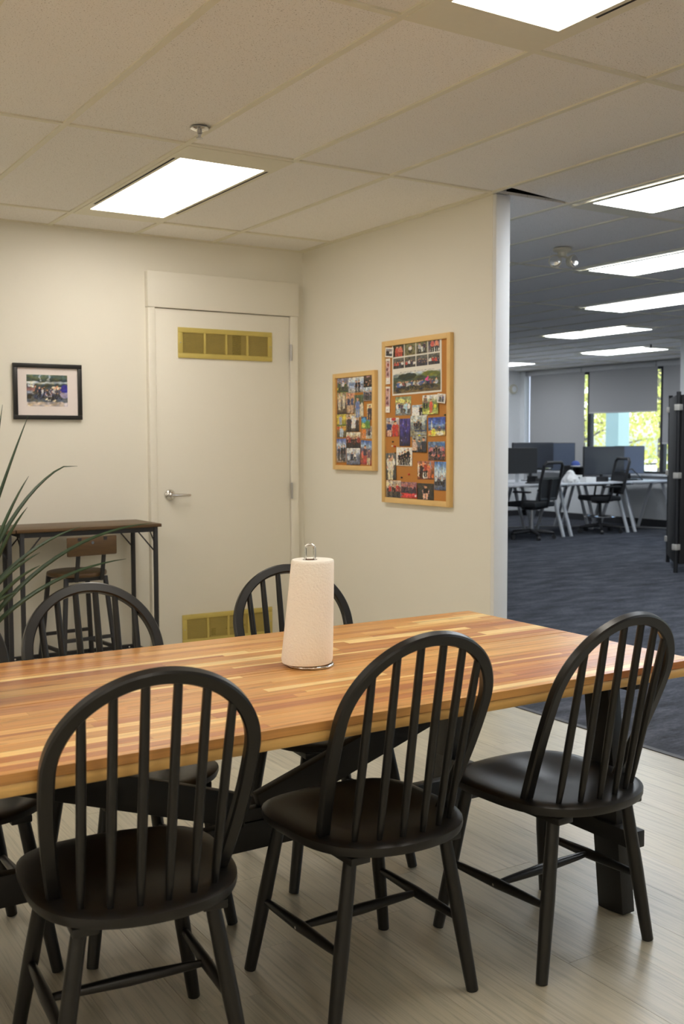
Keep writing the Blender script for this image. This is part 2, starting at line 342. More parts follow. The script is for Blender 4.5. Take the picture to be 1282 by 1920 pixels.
for i in range(len(xs)-1):
    if xs[i] < -4.5: continue
    for j in range(len(ys)):
        xa, xb = xs[i], xs[i+1]; ya = ys[j]; yb = ys[j+1] if j+1 < len(ys) else YF
        if ya < -4.7 or (xa > 1.7 and ya < -1.6): continue
        if xb <= XW+.01: yb = min(yb, YB)
        if ya >= yb-.01: continue
        if xb > .14 and xa < XW+.05 and ya > .5: xa = XW+.06
        if not (abs(xa-.105) < .02 and abs(ya) < .01) and not (abs(xa-XW-.06) < .03 and abs(ya) < .01): gbar(xa+bw/2, xb-bw/2, ya-bw/2, ya+bw/2, .0005)
        if in_fix(xa, xb, ya, yb): continue
        if abs(xa-.105) < .02 and abs(ya+1.524) < .01:      # the tile that sits askew above the wall end leaves a dark wedge open
            MB().add([(xa+.006, ya+.006, H+.006), (xb-.006, ya+.006, H+.006), (xb-.006, yb-.018, H+.006), (xa+.006, yb-.115, H+.006),
                      (xa+.006, ya+.006, H+.022), (xb-.006, ya+.006, H+.022), (xb-.006, yb-.018, H+.022), (xa+.006, yb-.115, H+.022)],
                     [(0, 1, 2, 3), (4, 5, 6, 7), (0, 1, 5, 4), (1, 2, 6, 5), (2, 3, 7, 6), (3, 0, 4, 7)]).build('ceiling_tile', TILE, ce, smooth=False); continue
        g = .006
        put('ceiling_tile', unit(TILE), ce, ((xa+xb)/2+R.uniform(-.0015, .0015), (ya+yb)/2+R.uniform(-.002, .002), H+.013+R.uniform(0, .0015)), scale=(xb-xa-2*g, yb-ya-2*g, .014))
# unseen remainder of the ceiling behind the camera
MB().box(-6.1, 9.6, -7.1, -4.62, H+.02, H+.04).box(-6.1, -4.42, -4.62, YB, H+.02, H+.04).box(1.75, 9.6, -4.62, -1.55, H+.02, H+.04).build('ceiling_board', mat('plain_ceiling', (.8, .77, .72), .9), ce, smooth=False)
gb = MB().box(-4.4, XW, YB-.022, YB, H-.001, H+.02).build('wall_angle', GRID, ce, smooth=False)
MB().box(XW-.022, XW, .02, YB-.022, H-.001, H+.02).build('wall_angle', GRID, ce, smooth=False)
LBL = {0: 'lit recessed ceiling light with beige end plates in front of the door wall', 1: 'lit recessed ceiling light cut off by the top of the photo, above the table',
       2: 'lit office ceiling light nearest the end of the board wall', 3: 'lit office ceiling light, second beyond the board wall', 4: 'lit office ceiling light, third beyond the board wall',
       5: 'lit office ceiling light, fourth beyond the board wall, whole length in view', 6: 'lit office ceiling light closest above the half-raised window blind', 7: 'small sliver of lit office ceiling light beside the board wall near the far wall',
       8: 'added warm ceiling light at the left of the dining table, out of view', 9: 'added unseen warm ceiling light behind the camera', 10: 'added warm ceiling light left of the bar tables, out of view', 11: 'added unseen warm ceiling light at the far left beyond the table end', 12: 'added unseen warm ceiling light at the far left, behind the camera', 13: 'added unseen office ceiling light on the carpet side behind the camera',
       14: 'added unseen office ceiling light to the right of the view', 15: 'added unseen office ceiling light far right behind the camera', 16: 'added unseen office ceiling light right of the folding screen'}
for k, (x0, x1, y0, y1, kit) in enumerate(FIX):
    t = thing('ceiling_light', LBL[k], 'ceiling light', ((x0+x1)/2, (y0+y1)/2, H), group='recessed ceiling lights')
    hx, hy = (x1-x0)/2, (y1-y0)/2; ox = hx+.045 if kit else hx+.03; oy = 1.524/2-.012 if kit else hy+.13
    cyo = 0
    if kit:
        jj = max(b for b in ys if b < (y0+y1)/2); cyo = jj+.762-(y0+y1)/2
    z0, z1 = (-.003, .02) if kit else (-.004, -.0005)
    fr = MB().box(-ox, ox, -oy+cyo, -hy, z0, z1).box(-ox, ox, hy, oy+cyo, z0, z1).box(-ox, -hx, -hy, hy, z0, z1).box(hx, ox, -hy, hy, z0, z1)
    fr.build('trim_plate', GRID, t, smooth=False)
    for sx in (-1, 1):
        sl_ = MB().box(sx*(hx+.022)-.005, sx*(hx+.022)+.005, -hy*.98, hy*.78, z0-.0006, z0+.001).build('air_slot', PLEN, t, smooth=False)
    MB().box(-hx, hx, -hy, hy, z0+.002, z0+.006).build('diffuser', KLAMP if kit else OLAMP, t, smooth=False)

# door
d1 = struct('door_1')
dx0, dx1, dz = -.905, .012, 2.128
dp = MB().cbox(dx0, dx1, YB-.030, YB-.002, .008, dz, .002).build('door_panel', DOORP, d1)
MB().box(dx0-.004, dx1+.004, YB-.004, YB-.001, .0, dz+.005).build('door_gap', PLEN, d1, smooth=False)
MB().cbox(dx0-.048, dx0-.004, YB-.042, YB, 0, dz+.004, .003).cbox(dx1+.004, dx1+.058, YB-.042, YB, 0, dz+.004, .003).build('door_casing', DOORP, d1)
MB().cbox(dx0-.052, dx1+.062, YB-.048, YB, dz+.004, dz+.215, .003).build('header_panel', DOORP, d1)
hz = 1.006; hx = -.828
hn = MB().lathe([(.034, 0), (.034, .006), (.030, .012), (.026, .016), (.012, .018), (.012, .045)], (hx, YB-.030, hz), 32, 'y').build('door_handle', CHROME, d1)
MB().tube([(hx-.005, YB-.078, hz), (hx+.05, YB-.080, hz), (hx+.118, YB-.077, hz-.001)], [.011, .0095, .0075], 14).build('lever', CHROME, hn)
for zc in (1.97-.07, 1.061-.05, .20):
    hg = MB().tube([(dx1+.004, YB-.047, zc-.052), (dx1+.004, YB-.047, zc+.052)], .0075, 12).build('hinge', STEEL, d1)
    MB().box(dx1+.003, dx1+.014, YB-.0445, YB-.0415, zc-.05, zc+.05).build('hinge_leaf', STEEL, hg, smooth=False)
def vent(x0, x1, z0, z1, dark_gaps):
    w, y = .030, YB-.030
    v = MB()
    v.cbox(x0, x1, y-.010, y, z0, z0+w, .002).cbox(x0, x1, y-.010, y, z1-w, z1, .002).cbox(x0, x0+w, y-.010, y, z0+w, z1-w, .002).cbox(x1-w, x1, y-.010, y, z0+w, z1-w, .002)
    g = v.build('vent_grille', BRASS, d1)
    for i in (1, 2, 3):
        xm = x0+w+(x1-x0-2*w)*i/4; MB().box(xm-.007, xm+.007, y-.009, y, z0+w, z1-w).build('mullion', BRASS, g, smooth=False)
    lv = MB(); n = 17
    for i in range(n):
        zz = z0+w+(z1-z0-2*w)*(i+.5)/n
        lv.bar((x0+w, y-.004, zz), (x1-w, y-.004, zz), .0055, .0016, (0, -.5, .8))
    o = lv.build('louvre', BRASS, g, smooth=False); o['kind'] = 'stuff'
    MB().box(x0+w, x1-w, y-.0008, y, z0+w, z1-w).build('backing', BRASSL, g, smooth=False)
    for a, b, c, d in dark_gaps: MB().box(a, b, y-.0012, y-.0004, c, d).build('dark_patch', mat('dark_slot', s(70, 50, 18), .8), g, smooth=False)  # shade behind missing backing, painted as dark plates
    for sx in (x0+w*.5, x1-w*.5): MB().lathe([(.004, 0), (.003, .002)], (sx, y-.010, (z0+z1)/2), 10, 'y').build('screw', STEEL, g)
vent(-.762, -.118, 1.838, 2.022, [(-.395, -.335, 1.868, 1.992)])
vent(-.757, -.130, .078, .262, [(-.56, -.53, .12, .16), (-.46, -.40, .15, .158), (-.345, -.32, .152, .17)])

# ------------------------------------------------------------------ dining table
TX0, TX1, TY0, TY1, TZ = -3.315, -.965, -2.150, -1.152, .722
tb = thing('dining_table', 'long trestle dining table with striped acacia top and black base', 'table', ((TX0+TX1)/2, -1.651, 0))
ox, oy = (TX0+TX1)/2, -1.651
top = MB().cbox(TX0-ox+.001, TX1-ox-.001, TY0-oy+.001, TY1-oy-.001, TZ-.046, TZ-.019, .006).build('tabletop', EDGEW, tb)
half = (TY1-TY0-.003)/2
ws = []
for hf in range(2):
    w_ = [R.choice((.014, .02, .028, .034, .04, .044)) for _ in range(16)]; k_ = half/sum(w_); ws += [q*k_ for q in w_]
y0 = TY0
for i, rw in enumerate(ws):
    if i == 16: y0 += .003
    x = TX0; nxt = R.uniform(.12, .5)
    while x < TX1-.001:
        x1 = min(x+nxt, TX1)
        if TX1-x1 < .06: x1 = TX1
        put('stave', unit(STAVE), top, ((x+x1)/2-ox, y0+rw/2-oy, TZ-.0095+R.uniform(-.00015, .00015)), scale=(x1-x-.0004, rw-.0007, .0190))
        x = x1; nxt = R.uniform(.3, .85)
    y0 += rw
BY = -1.66-oy
for sx, X in ((1, -1.145), (-1, -3.13)):
    x = X-ox; tr = MB()
    near = MB().bar((x+.012, -2.028-oy, 0), (x+.012, -1.955-oy, .6755), .048, .094, (0, 1, .0), .003).build('leg', BLACKT, tb)
    MB().bar((x, -1.235-oy, 0), (x, -1.315-oy, .6755), .048, .105, (0, 1, 0), .003).build('leg', BLACKT, tb)
    MB().cbox(x-.026, x+.026, -2.115-oy, -1.185-oy, .208, .256, .003).build('foot_rail', BLACKT, tb)
    MB().cbox(x-.03, x+.03, -2.10-oy, -1.33-oy, .648, .6755, .003).build('top_rail', BLACKT, tb)
    MB().bar((-2.10-ox+.02*sx, BY, .365), (-2.10-ox+sx*.86, BY, .645), .034, .085, (0, 0, 1), .003).build('brace', BLACKT, tb)
MB().cbox(-3.28-ox, -1.08-ox, BY-.017, BY+.017, .262, .338, .003).build('stretcher', BLACKT, tb)
MB().cbox(-2.19-ox, -2.0-ox, BY-.016, BY+.016, .339, .372, .003).build('brace_block', BLACKT, tb)
MB().cbox(-2.9-ox, -1.3-ox, BY-.03, BY+.03, .651, .6755, .003).build('centre_rail', BLACKT, tb)

# ------------------------------------------------------------------ spindle-back chairs
SZ = .438
def seat_half(y):                                # half width of the seat at local y
    if y > .05: return .217*(1-min(1, (y-.05)/.178)**2.6)**(1/2.2)
    return .217*(1-min(1, max(0, (.03-y)/.282))**3.2)**(1/2.2)
def seat_mesh():
    n = 56; pts = []
    for i in range(n):
        a = 2*PI*i/n; c, sn = math.cos(a), math.sin(a)
        lo, hi = 0, .5
        for _ in range(40):                       # ray to the outline
            m = (lo+hi)/2; x, y = c*m, sn*m*1.0-.012
            if -.252 < y < .228 and abs(x) < seat_half(y): lo = m
            else: hi = m
        pts.append((c*lo, sn*lo-.012))
    mb = MB(); rings = [0, .2, .4, .6, .75, .86, .94, .98, 1.0]
    def top(x, y, fq):
        e = max(0, 1-fq**3.0)
        d = .016*math.exp(-((y+.02)/.10)**2)*math.exp(-(x/.15)**4)
        for sx in (-1, 1): d += .010*math.exp(-((x-sx*.09)/.07)**2)*math.exp(-((y-.13)/.12)**2)
        front = .012*max(0, (y-.15)/.09)**2
        return SZ-d*e-front-(.006*((fq-.9)/.1)**2 if fq > .9 else 0)
    vs_ = [(0, -.012, top(0, -.012, 0))]
    for fq in rings[1:]:
        for (x, y) in pts:
            xx, yy = x*fq, -.012+(y+.012)*fq; vs_.append((xx, yy, top(xx, yy, fq)))
    low = [(1.0, -.018), (.985, -.027), (.94, -.031), (0.5, -.031)]
    for fq, dz_ in low:
        for (x, y) in pts: vs_.append((x*fq, -.012+(y+.012)*fq, SZ+dz_))
    vs_.append((0, -.012, SZ-.031)); L = len(rings)-1+len(low)
    fs = [(0, 1+j, 1+(j+1) % n) for j in range(n)]
    for i in range(L-1):
        for j in range(n): fs.append((1+i*n+j, 1+i*n+(j+1) % n, 1+(i+1)*n+(j+1) % n, 1+(i+1)*n+j))
    e = len(vs_)-1; fs += [(1+(L-1)*n+(j+1) % n, 1+(L-1)*n+j, e) for j in range(n)]
    return mb.add(vs_, fs)
TILT, YBK, BOW = .41, -.097, .05
def hp(x, t): return Vector((x, YBK-t*math.sin(TILT)+BOW*t*t, SZ-.012+t*math.cos(TILT)))
def hoop_pts():
    bbx, W, hs, L = .170, .201, .32, .515; P = []
    for i in range(15): a = i/14; P.append((bbx+(W-bbx)*math.sin(a*PI/2), a*hs))
    for i in range(1, 41): th = PI/2*i/40; P.append((W*math.cos(th), hs+(L-hs)*math.sin(th)))
    return P
HP = hoop_pts()
def hoop_at(x):
    """height along the hoop plane of the bow above |x| (upper part)"""
    W, hs, L = .201, .32, .515; return hs+(L-hs)*math.sqrt(max(0, 1-(x/W)**2))
def make_chair():
    t = thing('dining_chair', 'proto', 'chair')
    seat_mesh().build('seat', BLACK, t)
    P = [hp(x, y) for x, y in HP]+[hp(-x, y) for x, y in HP[::-1][1:]]
    w, d, c = .0150, .0115, .004
    sec = [(-w, -d+c), (-w+c, -d), (w-c, -d), (w, -d+c), (w, d-c), (w-c, d), (-w+c, d), (-w, d-c)]
    MB().sweep(P, sec, (0, math.cos(TILT), math.sin(TILT))).build('back_bow', BLACK, t)
    for xb, xt, yb in ((-.134, -.146, -.172), (-.083, -.090, -.197), (-.028, -.031, -.210), (.028, .031, -.210), (.083, .090, -.197), (.134, .146, -.172)):
        a = Vector((xb, yb, SZ-.014)); b = hp(xt, hoop_at(xt)-.006)
        MB().tube([a, a.lerp(b, .14), a.lerp(b, .4), a.lerp(b, .8), b], [.0065, .0088, .0102, .0098, .0088], 12).build('spindle', BLACK, t)
    LEG = {}
    for nm, (tx, ty), (fx, fy) in (('a', (-.140, .150), (-.206, .196)), ('b', (.140, .150), (.206, .196)), ('c', (-.134, -.158), (-.200, -.187)), ('d', (.134, -.158), (.200, -.187))):
        A = Vector((tx, ty, SZ-.044)); B = Vector((fx, fy, 0)); LEG[nm] = (A, B)
        Bc = B+(A-B)*.004
        mb = MB().tube([A, A.lerp(B, .12), A.lerp(B, .5), A.lerp(B, .9), Bc], [.0160, .0165, .0182, .0158, .0150], 16)
        k = len(mb.v)
        mb.v = [(x, y, max(z, 0.0)) for x, y, z in mb.v]
        mb.build('leg', BLACK, t)
    for sx in (-1, 1):
        MB().cbox(sx*.130-.026, sx*.130+.026, -.196, .178, SZ-.050, SZ-.0315, .003).build('batten', BLACK, t)
    mids = []
    for a, b in (('a', 'c'), ('b', 'd')):
        p = LEG[a][0].lerp(LEG[a][1], .54); q_ = LEG[b][0].lerp(LEG[b][1], .54)
        MB().tube([p, p.lerp(q_, .12), p.lerp(q_, .5), p.lerp(q_, .88), q_], [.0075, .0105, .0142, .0105, .0075], 14).build('side_stretcher', BLACK, t)
        mids.append(p.lerp(q_, .5))
    a, b = mids
    MB().tube([a, a.lerp(b, .12), a.lerp(b, .5), a.lerp(b, .88), b], [.0075, .010, .0138, .010, .0075], 14).build('cross_stretcher', BLACK, t)
    for sx, m_ in ((-1, mids[0]), (1, mids[1])):
        MB().lathe([(.0036, -.001), (.0036, .002), (.002, .0026)], (m_.x+sx*.0135, m_.y, m_.z), 10, 'x').build('screw', CHROME, t)
    return t
CH = make_chair()
CHG = 'black spindle-back chairs around the table'
for k, (x, y, rz, lb) in enumerate([
    (-2.567, -1.990, -.108, 'black spindle-back chair at the near side, below the plant end of the table'),
    (-1.961, -1.969, .011, 'black spindle-back chair at the near side, middle of the row of three'),
    (-1.409, -2.026, .054, 'black spindle-back chair at the near side by the carpet, farthest right'),
    (-2.790, -1.330, PI+.02, 'black spindle-back chair on the far side, mostly cut off behind the potted plant'),
    (-2.315, -1.345, PI+.085, 'black spindle-back chair on the far side, in front of the bar stool'),
    (-1.635, -1.262, PI-.07, 'black spindle-back chair on the far side, behind the paper towel roll')]):
    c = CH if k == 0 else copy_tree(CH)
    c.location = (x, y, 0); c.rotation_euler.z = rz; tag(c, lb, 'chair', CHG)

# ------------------------------------------------------------------ paper towel roll and holder
px, py = -1.909, -1.640
t = thing('towel_holder', 'chrome wire paper towel holder with looped top standing on the table', 'holder', (px, py, TZ))
ring = [(math.cos(a)*.060, math.sin(a)*.060, .0042) for a in [2*PI*i/48 for i in range(49)]]
MB().tube(ring, .004, 10, False).build('base_ring', CHROME, t)
MB().tube([(-.060, 0, .0045), (.060, 0, .0045)], .003, 8).tube([(0, -.060, .0045), (0, .060, .0045)], .003, 8).build('base_cross', CHROME, t)
rl = []
for i in range(17):
    a = PI*i/16; rl.append((.0125*math.cos(a), .0, .318+.0125*math.sin(a)))
hd = [(.0125, 0, .006)]+[(.0125, 0, .2)]+rl+[(-.0125, 0, .2), (-.0125, 0, .006)]
MB().tube([Vector((x*.82+y*.4, -x*.57, z)) for x, y, z in hd], .0038, 10).build('loop_handle', CHROME, t)
sk = Vector((r2.x, r2.y))*.017
prof = [(.0205, .009), (.060, .009), (.0675, .0105), (.0700, .02), (.0665, .10), (.0618, .20), (.0580, .282), (.0567, .288), (.055, .2895), (.0205, .2895)]
tw = thing('paper_towel_roll', 'cream paper towel roll standing on the chrome holder', 'paper towel', (px, py, TZ))
m_ = MB(); n = 48; k0 = 0
for rr, z in prof:
    for j in range(n):
        a = 2*PI*j/n; qf = 1+.004*math.sin(3*a+z*20); shx = sk.x*(z-.009)/.28-sk.x*.55; shy = sk.y*(z-.009)/.28-sk.y*.55
        m_.v.append((rr*math.cos(a)*(qf if rr > .05 else 1)+shx*(1 if rr > .03 else .0), rr*math.sin(a)*(qf if rr > .05 else 1)+shy*(1 if rr > .03 else .0), z))
for i in range(len(prof)):
    for j in range(n): m_.f.append((i*n+j, i*n+(j+1) % n, ((i+1) % len(prof))*n+(j+1) % n, ((i+1) % len(prof))*n+j))
m_.build('paper_sheet', PAPERT, tw)
cc = MB()
for rr, z in ((.0204, .010), (.0204, .288), (.019, .288), (.019, .010)):
    for j in range(24): cc.v.append((rr*math.cos(2*PI*j/24), rr*math.sin(2*PI*j/24), z))
for i in range(4):
    for j in range(24): cc.f.append((i*24+j, i*24+(j+1) % 24, ((i+1) % 4)*24+(j+1) % 24, ((i+1) % 4)*24+j))
cc.build('cardboard_tube', CARD, tw)

# ------------------------------------------------------------------ potted plant on the table
pl = thing('potted_plant', 'spiky green potted plant in a dark ornamented pot on the table end', 'plant', (-2.803, -1.585, TZ))
MB().lathe([(.050, .0), (.058, .004), (.066, .03), (.070, .07), (.068, .11), (.066, .145), (.069, .15), (.069, .156), (.062, .156), (.060, .135)], n=40).build('pot', POT, pl)
MB().lathe([(.0595, .125), (.0595, .137), (.02, .141)], n=24).build('soil', SOIL, pl)
for k in range(10):
    a = 2*PI*k/10; sp = []
    for i in range(14):
        th = i*.5; rr = .018*(1-i/16); zz = .115+rr*math.sin(th); aa = a+rr*math.cos(th)/.068; R_ = .0705 if zz < .135 else .069
        sp.append((R_*math.cos(aa), R_*math.sin(aa), zz))
    MB().tube(sp, .0022, 6).build('scroll_ornament', POTL, pl)
leaves = [((-2.709, -1.62, 1.415), .02), ((-2.645, -1.60, 1.392), .01), ((-2.547, -1.62, 1.284), -.10), ((-2.664, -1.66, 1.252), -.03), ((-2.680, -1.70, 1.183), -.03),
          ((-2.546, -1.66, 1.130), -.05), ((-2.350, -1.62, 1.128), -.08), ((-2.428, -1.64, 1.045), -.04), ((-2.654, -1.70, 1.079), -.02), ((-2.660, -1.72, 1.052), -.02),
          ((-2.700, -1.56, 1.22), -.02), ((-2.720, -1.50, 1.16), 0), ((-2.80, -1.50, 1.34), 0), ((-2.87, -1.62, 1.38), 0), ((-2.95, -1.60, 1.27), -.05), ((-2.98, -1.70, 1.14), -.06),
          ((-3.02, -1.55, 1.10), -.05), ((-2.84, -1.76, 1.22), -.03), ((-2.76, -1.75, 1.10), -.03), ((-2.70, -1.68, .99), -.02), ((-2.9, -1.5, 1.06), -.02)]
for k, (tip, sag) in enumerate(leaves):
    a = Vector((-2.803+R.uniform(-.03, .03), -1.585+R.uniform(-.03, .03), TZ+.135))-Vector(pl.location); b = Vector(tip)-Vector(pl.location)
    mid = a.lerp(b, .5)+Vector((0, 0, -sag*1.5+.02)); mid = mid*.82+Vector((a.x, a.y, (a.z+b.z)*.5+.05))*.18
    pts = []; rad = []
    for i in range(15):
        q_ = i/14; pts.append(a*(1-q_)**2+mid*2*q_*(1-q_)+b*q_*q_); rad.append(.0062*(1-q_**2.2)**.8+.0004)
    if k == 2: pts[-1] += Vector((.01, 0, -.012)); pts[-2] += Vector((0, 0, -.002))
    MB().tube(pts, rad, 8, sx=.62).build('leaf', LEAF, pl)

# ------------------------------------------------------------------ bar tables and stool by the door wall
def bar_table(x0, x1, label):
    y0, y1, z = 1.49, 1.885, .868
    t = thing('bar_table', label, 'table', ((x0+x1)/2, (y0+y1)/2, 0), group='narrow bar tables along the door wall'); cx, cyy = (x0+x1)/2, (y0+y1)/2
    X, Y = (x1-x0)/2, (y1-y0)/2
    MB().cbox(-X+.001, X-.001, -Y, Y, z-.018, z, .002).build('tabletop', RUSTIC, t)
    q = .022
    for sx in (-1, 1):
        for sy in (-1, 1):
            cx_, cy_ = sx*(X-.02-q/2), sy*(Y-.01-q/2)
            MB().cbox(cx_-q/2, cx_+q/2, cy_-q/2, cy_+q/2, 0, z-.0185, .002).build('leg', IRON, t)
            MB().tube([(cx_-sx*.012, cy_, z-.15), (cx_-sx*.10, cy_, z-.045)], .004, 8).build('brace_rod', IRON, t)
        MB().box(sx*(X-.031)-q/2, sx*(X-.031)+q/2, -Y+.032, Y-.032, z-.042, z-.019).build('end_rail', IRON, t)
        MB().box(sx*(X-.031)-q/2, sx*(X-.031)+q/2, -Y+.032, Y-.032, .10, .122).build('foot_rail', IRON, t)
        MB().tube([(sx*(X-.031), -Y+.025, z-.12), (sx*(X-.031), -Y+.11, z-.042)], .004, 8).build('brace_rod', IRON, t)
    MB().box(-X+.042, X-.042, -Y+.012, -Y+.032, z-.045, z-.019).build('front_rail', IRON, t)
    MB().box(-X+.042, X-.042, Y-.032, Y-.012, z-.045, z-.019).build('back_rail', IRON, t)
    MB().box(-X+.042, X-.042, Y-.032, Y-.012, .10, .122).build('foot_rail', IRON, t)
    for sx in (-1, 1): MB().lathe([(.006, 0), (.005, .004)], (sx*(X-.07), Y-.034, .111), 10, 'y').build('bolt', CHROME, t)
bar_table(-1.858, -1.045, 'narrow brown bar table with black steel legs beside the door')
bar_table(-2.680, -1.862, 'narrow brown bar table with black steel legs at the left edge, behind the plant')
st = thing('bar_stool', 'brown and black steel bar stool with low backrest tucked under the bar table', 'stool', (-1.488, 1.655, 0), .12)
MB().lathe([(.150, .588), (.162, .592), (.165, .602), (.162, .612), (.154, .615)], n=36).build('seat', RUSTIC, st)
for sx in (-1, 1):
    for sy in (-1, 1):
        MB().bar((sx*.115, sy*.115, .5875), (sx*.165, sy*.165, .0), .022, .022, (0, 1, 0), .002).build('leg', IRON, st)
    MB().bar((sx*.148, -.148, .19), (sx*.148, .148, .19), .018, .018).build('foot_rest', IRON, st)
    MB().bar((-.143, sx*.143, .25), (.143, sx*.143, .25), .018, .018).build('foot_rest', IRON, st)
    MB().bar((sx*.075, -.158, .57), (sx*.075, -.205, .815), .022, .012, (0, 1, .2), .002).build('backrest_post', IRON, st)
MB().box(-.115, .115, -.126, -.104, .566, .5875).box(-.115, .115, .104, .126, .566, .5875).build('seat_frame', IRON, st)
bk = MB().cbox(-.145, .145, -.2075, -.192, .715, .818, .006).build('backrest', RUSTIC, st)
for sx in (0,): MB().lathe([(.009, 0), (.008, .003)], (0, -.2077, .785), 14, 'y').build('bolt', CHROME, bk)

# ------------------------------------------------------------------ prints: photographs drawn as flat colour on a fine grid of the sheet
def noise2(seed):
    rr = random.Random(seed); tab = [[rr.random() for _ in range(24)] for _ in range(24)]
    def f_(x, y):
        x %= 23; y %= 23; i, j = int(x), int(y); a, b = x-i, y-j
        return (tab[i][j]*(1-a)+tab[(i+1) % 24][j]*a)*(1-b)+(tab[i][(j+1) % 24]*(1-a)+tab[(i+1) % 24][(j+1) % 24]*a)*b
    return f_
GAIN = 1.45
def paint(bands, figs=(), blobs=(), noise=.35, seed=1, nf=9, border=0, bc=(235, 230, 220)):
    """bands: [(v, rgb)] from the bottom up; figs: people as (u, foot v, height, width, shirt, trousers, skin, hair); blobs: (u, v, ru, rv, rgb)"""
    nz = noise2(seed); nw = noise2(seed+500); nc = noise2(seed+900)
    def f_(U, V):
        U0, V0 = U, V
        if border and (min(U, 1-U) < border or min(V, 1-V) < border): return s(*bc)
        U = U+(nw(U0*13, V0*13)-.5)*.075; V = V+(nw(U0*12+7, V0*14+4)-.5)*.06
        c = bands[-1][1]
        for (v0, c0), (v1, c1) in zip(bands, bands[1:]):
            if v0 <= V <= v1: q = (V-v0)/(v1-v0+1e-6); c = tuple(a*(1-q)+b*q for a, b in zip(c0, c1)); break
            if V < bands[0][0]: c = bands[0][1]
        k = 1+noise*(nz(U*nf, V*nf)*.6+nz(U*nf*2.3+5, V*nf*2.3)*.4-.5)*2; c = tuple(x*k for x in c)
        for bu, bv, ru, rv, col in blobs:
            if ru > 0 and ((U-bu)/ru)**2+((V-bv)/rv)**2 < 1: c = col
            if ru < 0 and abs(U-bu) < -ru and abs(V-bv) < rv: c = col
        for (fu, fv, fh, fw, sh_, tr, skin, hair) in figs:
            du = (U-fu)/fw; dv = (V-fv)/fh
            if 0 <= dv < .46 and abs(du) < .42 and abs(du) > .05: c = tr
            if .44 <= dv < .82 and abs(du) < .5-.12*max(0, (dv-.7)/.12): c = sh_
            if .5 <= dv < .62 and .42 < abs(du) < .56: c = skin
            if ((du)/.26)**2+((dv-.9)/.09)**2 < 1: c = hair if dv > .93 else skin
        kk = .80+.40*nc(U0*21+2, V0*21+9); dr = (nc(U0*17, V0*17)-.5)*34; g_ = sum(c)/3
        c = tuple((x*.86+g_*.14)*kk+d_ for x, d_ in zip(c, (dr, dr*.4, -dr)))
        return tuple(max(0.004, min(.9, x*GAIN*.80)) for x in s(*[max(0, min(255, x)) for x in c]))
    return f_
def sheet(name, w, h, fn, nu=30, nv=30, th=.0006, bow=.0, flip=1):
    """sheet in local x (w) and z (h), facing local -y, with thickness"""
    me = bpy.data.meshes.new(name); v = []; fs = []
    for j in range(nv+1):
        for i in range(nu+1):
            U, V = i/nu, j/nv; v.append(((U-.5)*w, -th-bow*(4*(V-.5)**2)*(1 if V < .5 else .4), (V-.5)*h))
    nf_ = (nu+1)*(nv+1)
    for j in range(nv):
        for i in range(nu): a = j*(nu+1)+i; fs.append((a, a+1, a+nu+2, a+nu+1))
    v += [(x*w/2, 0, z*h/2) for x, z in ((-1, -1), (1, -1), (1, 1), (-1, 1))]
    c0, c1, c2, c3 = 0, nu, nf_-1, nf_-1-nu
    b0 = nf_; fs += [(b0+3, b0+2, b0+1, b0), (c0, b0, b0+1, c1), (c1, b0+1, b0+2, c2), (c2, b0+2, b0+3, c3), (c3, b0+3, b0, c0)]
    me.from_pydata(v, [], fs)
    at = me.color_attributes.new('print', 'FLOAT_COLOR', 'POINT')
    for k, p in enumerate(v):
        U, V = p[0]/w+.5, p[2]/h+.5; at.data[k].color = (*fn(U, V), 1)
    me.materials.append(MV); o = bpy.data.objects.new(name, me); COL.objects.link(o); return o
def crowd(n, v0, h, w, cols, seed, u0=.06, u1=.94, trs=((40, 40, 50), (60, 60, 70), (30, 30, 35))):
    rr = random.Random(seed); o = []
    for i in range(n):
        o.append((u0+(u1-u0)*(i+.5)/n+rr.uniform(-.02, .02), v0+rr.uniform(-.04, .04), h*rr.uniform(.88, 1.1), w, rr.choice(cols), rr.choice(trs), (205, 150, 120), rr.choice([(40, 30, 25), (90, 60, 40), (25, 22, 20)])))
    return o

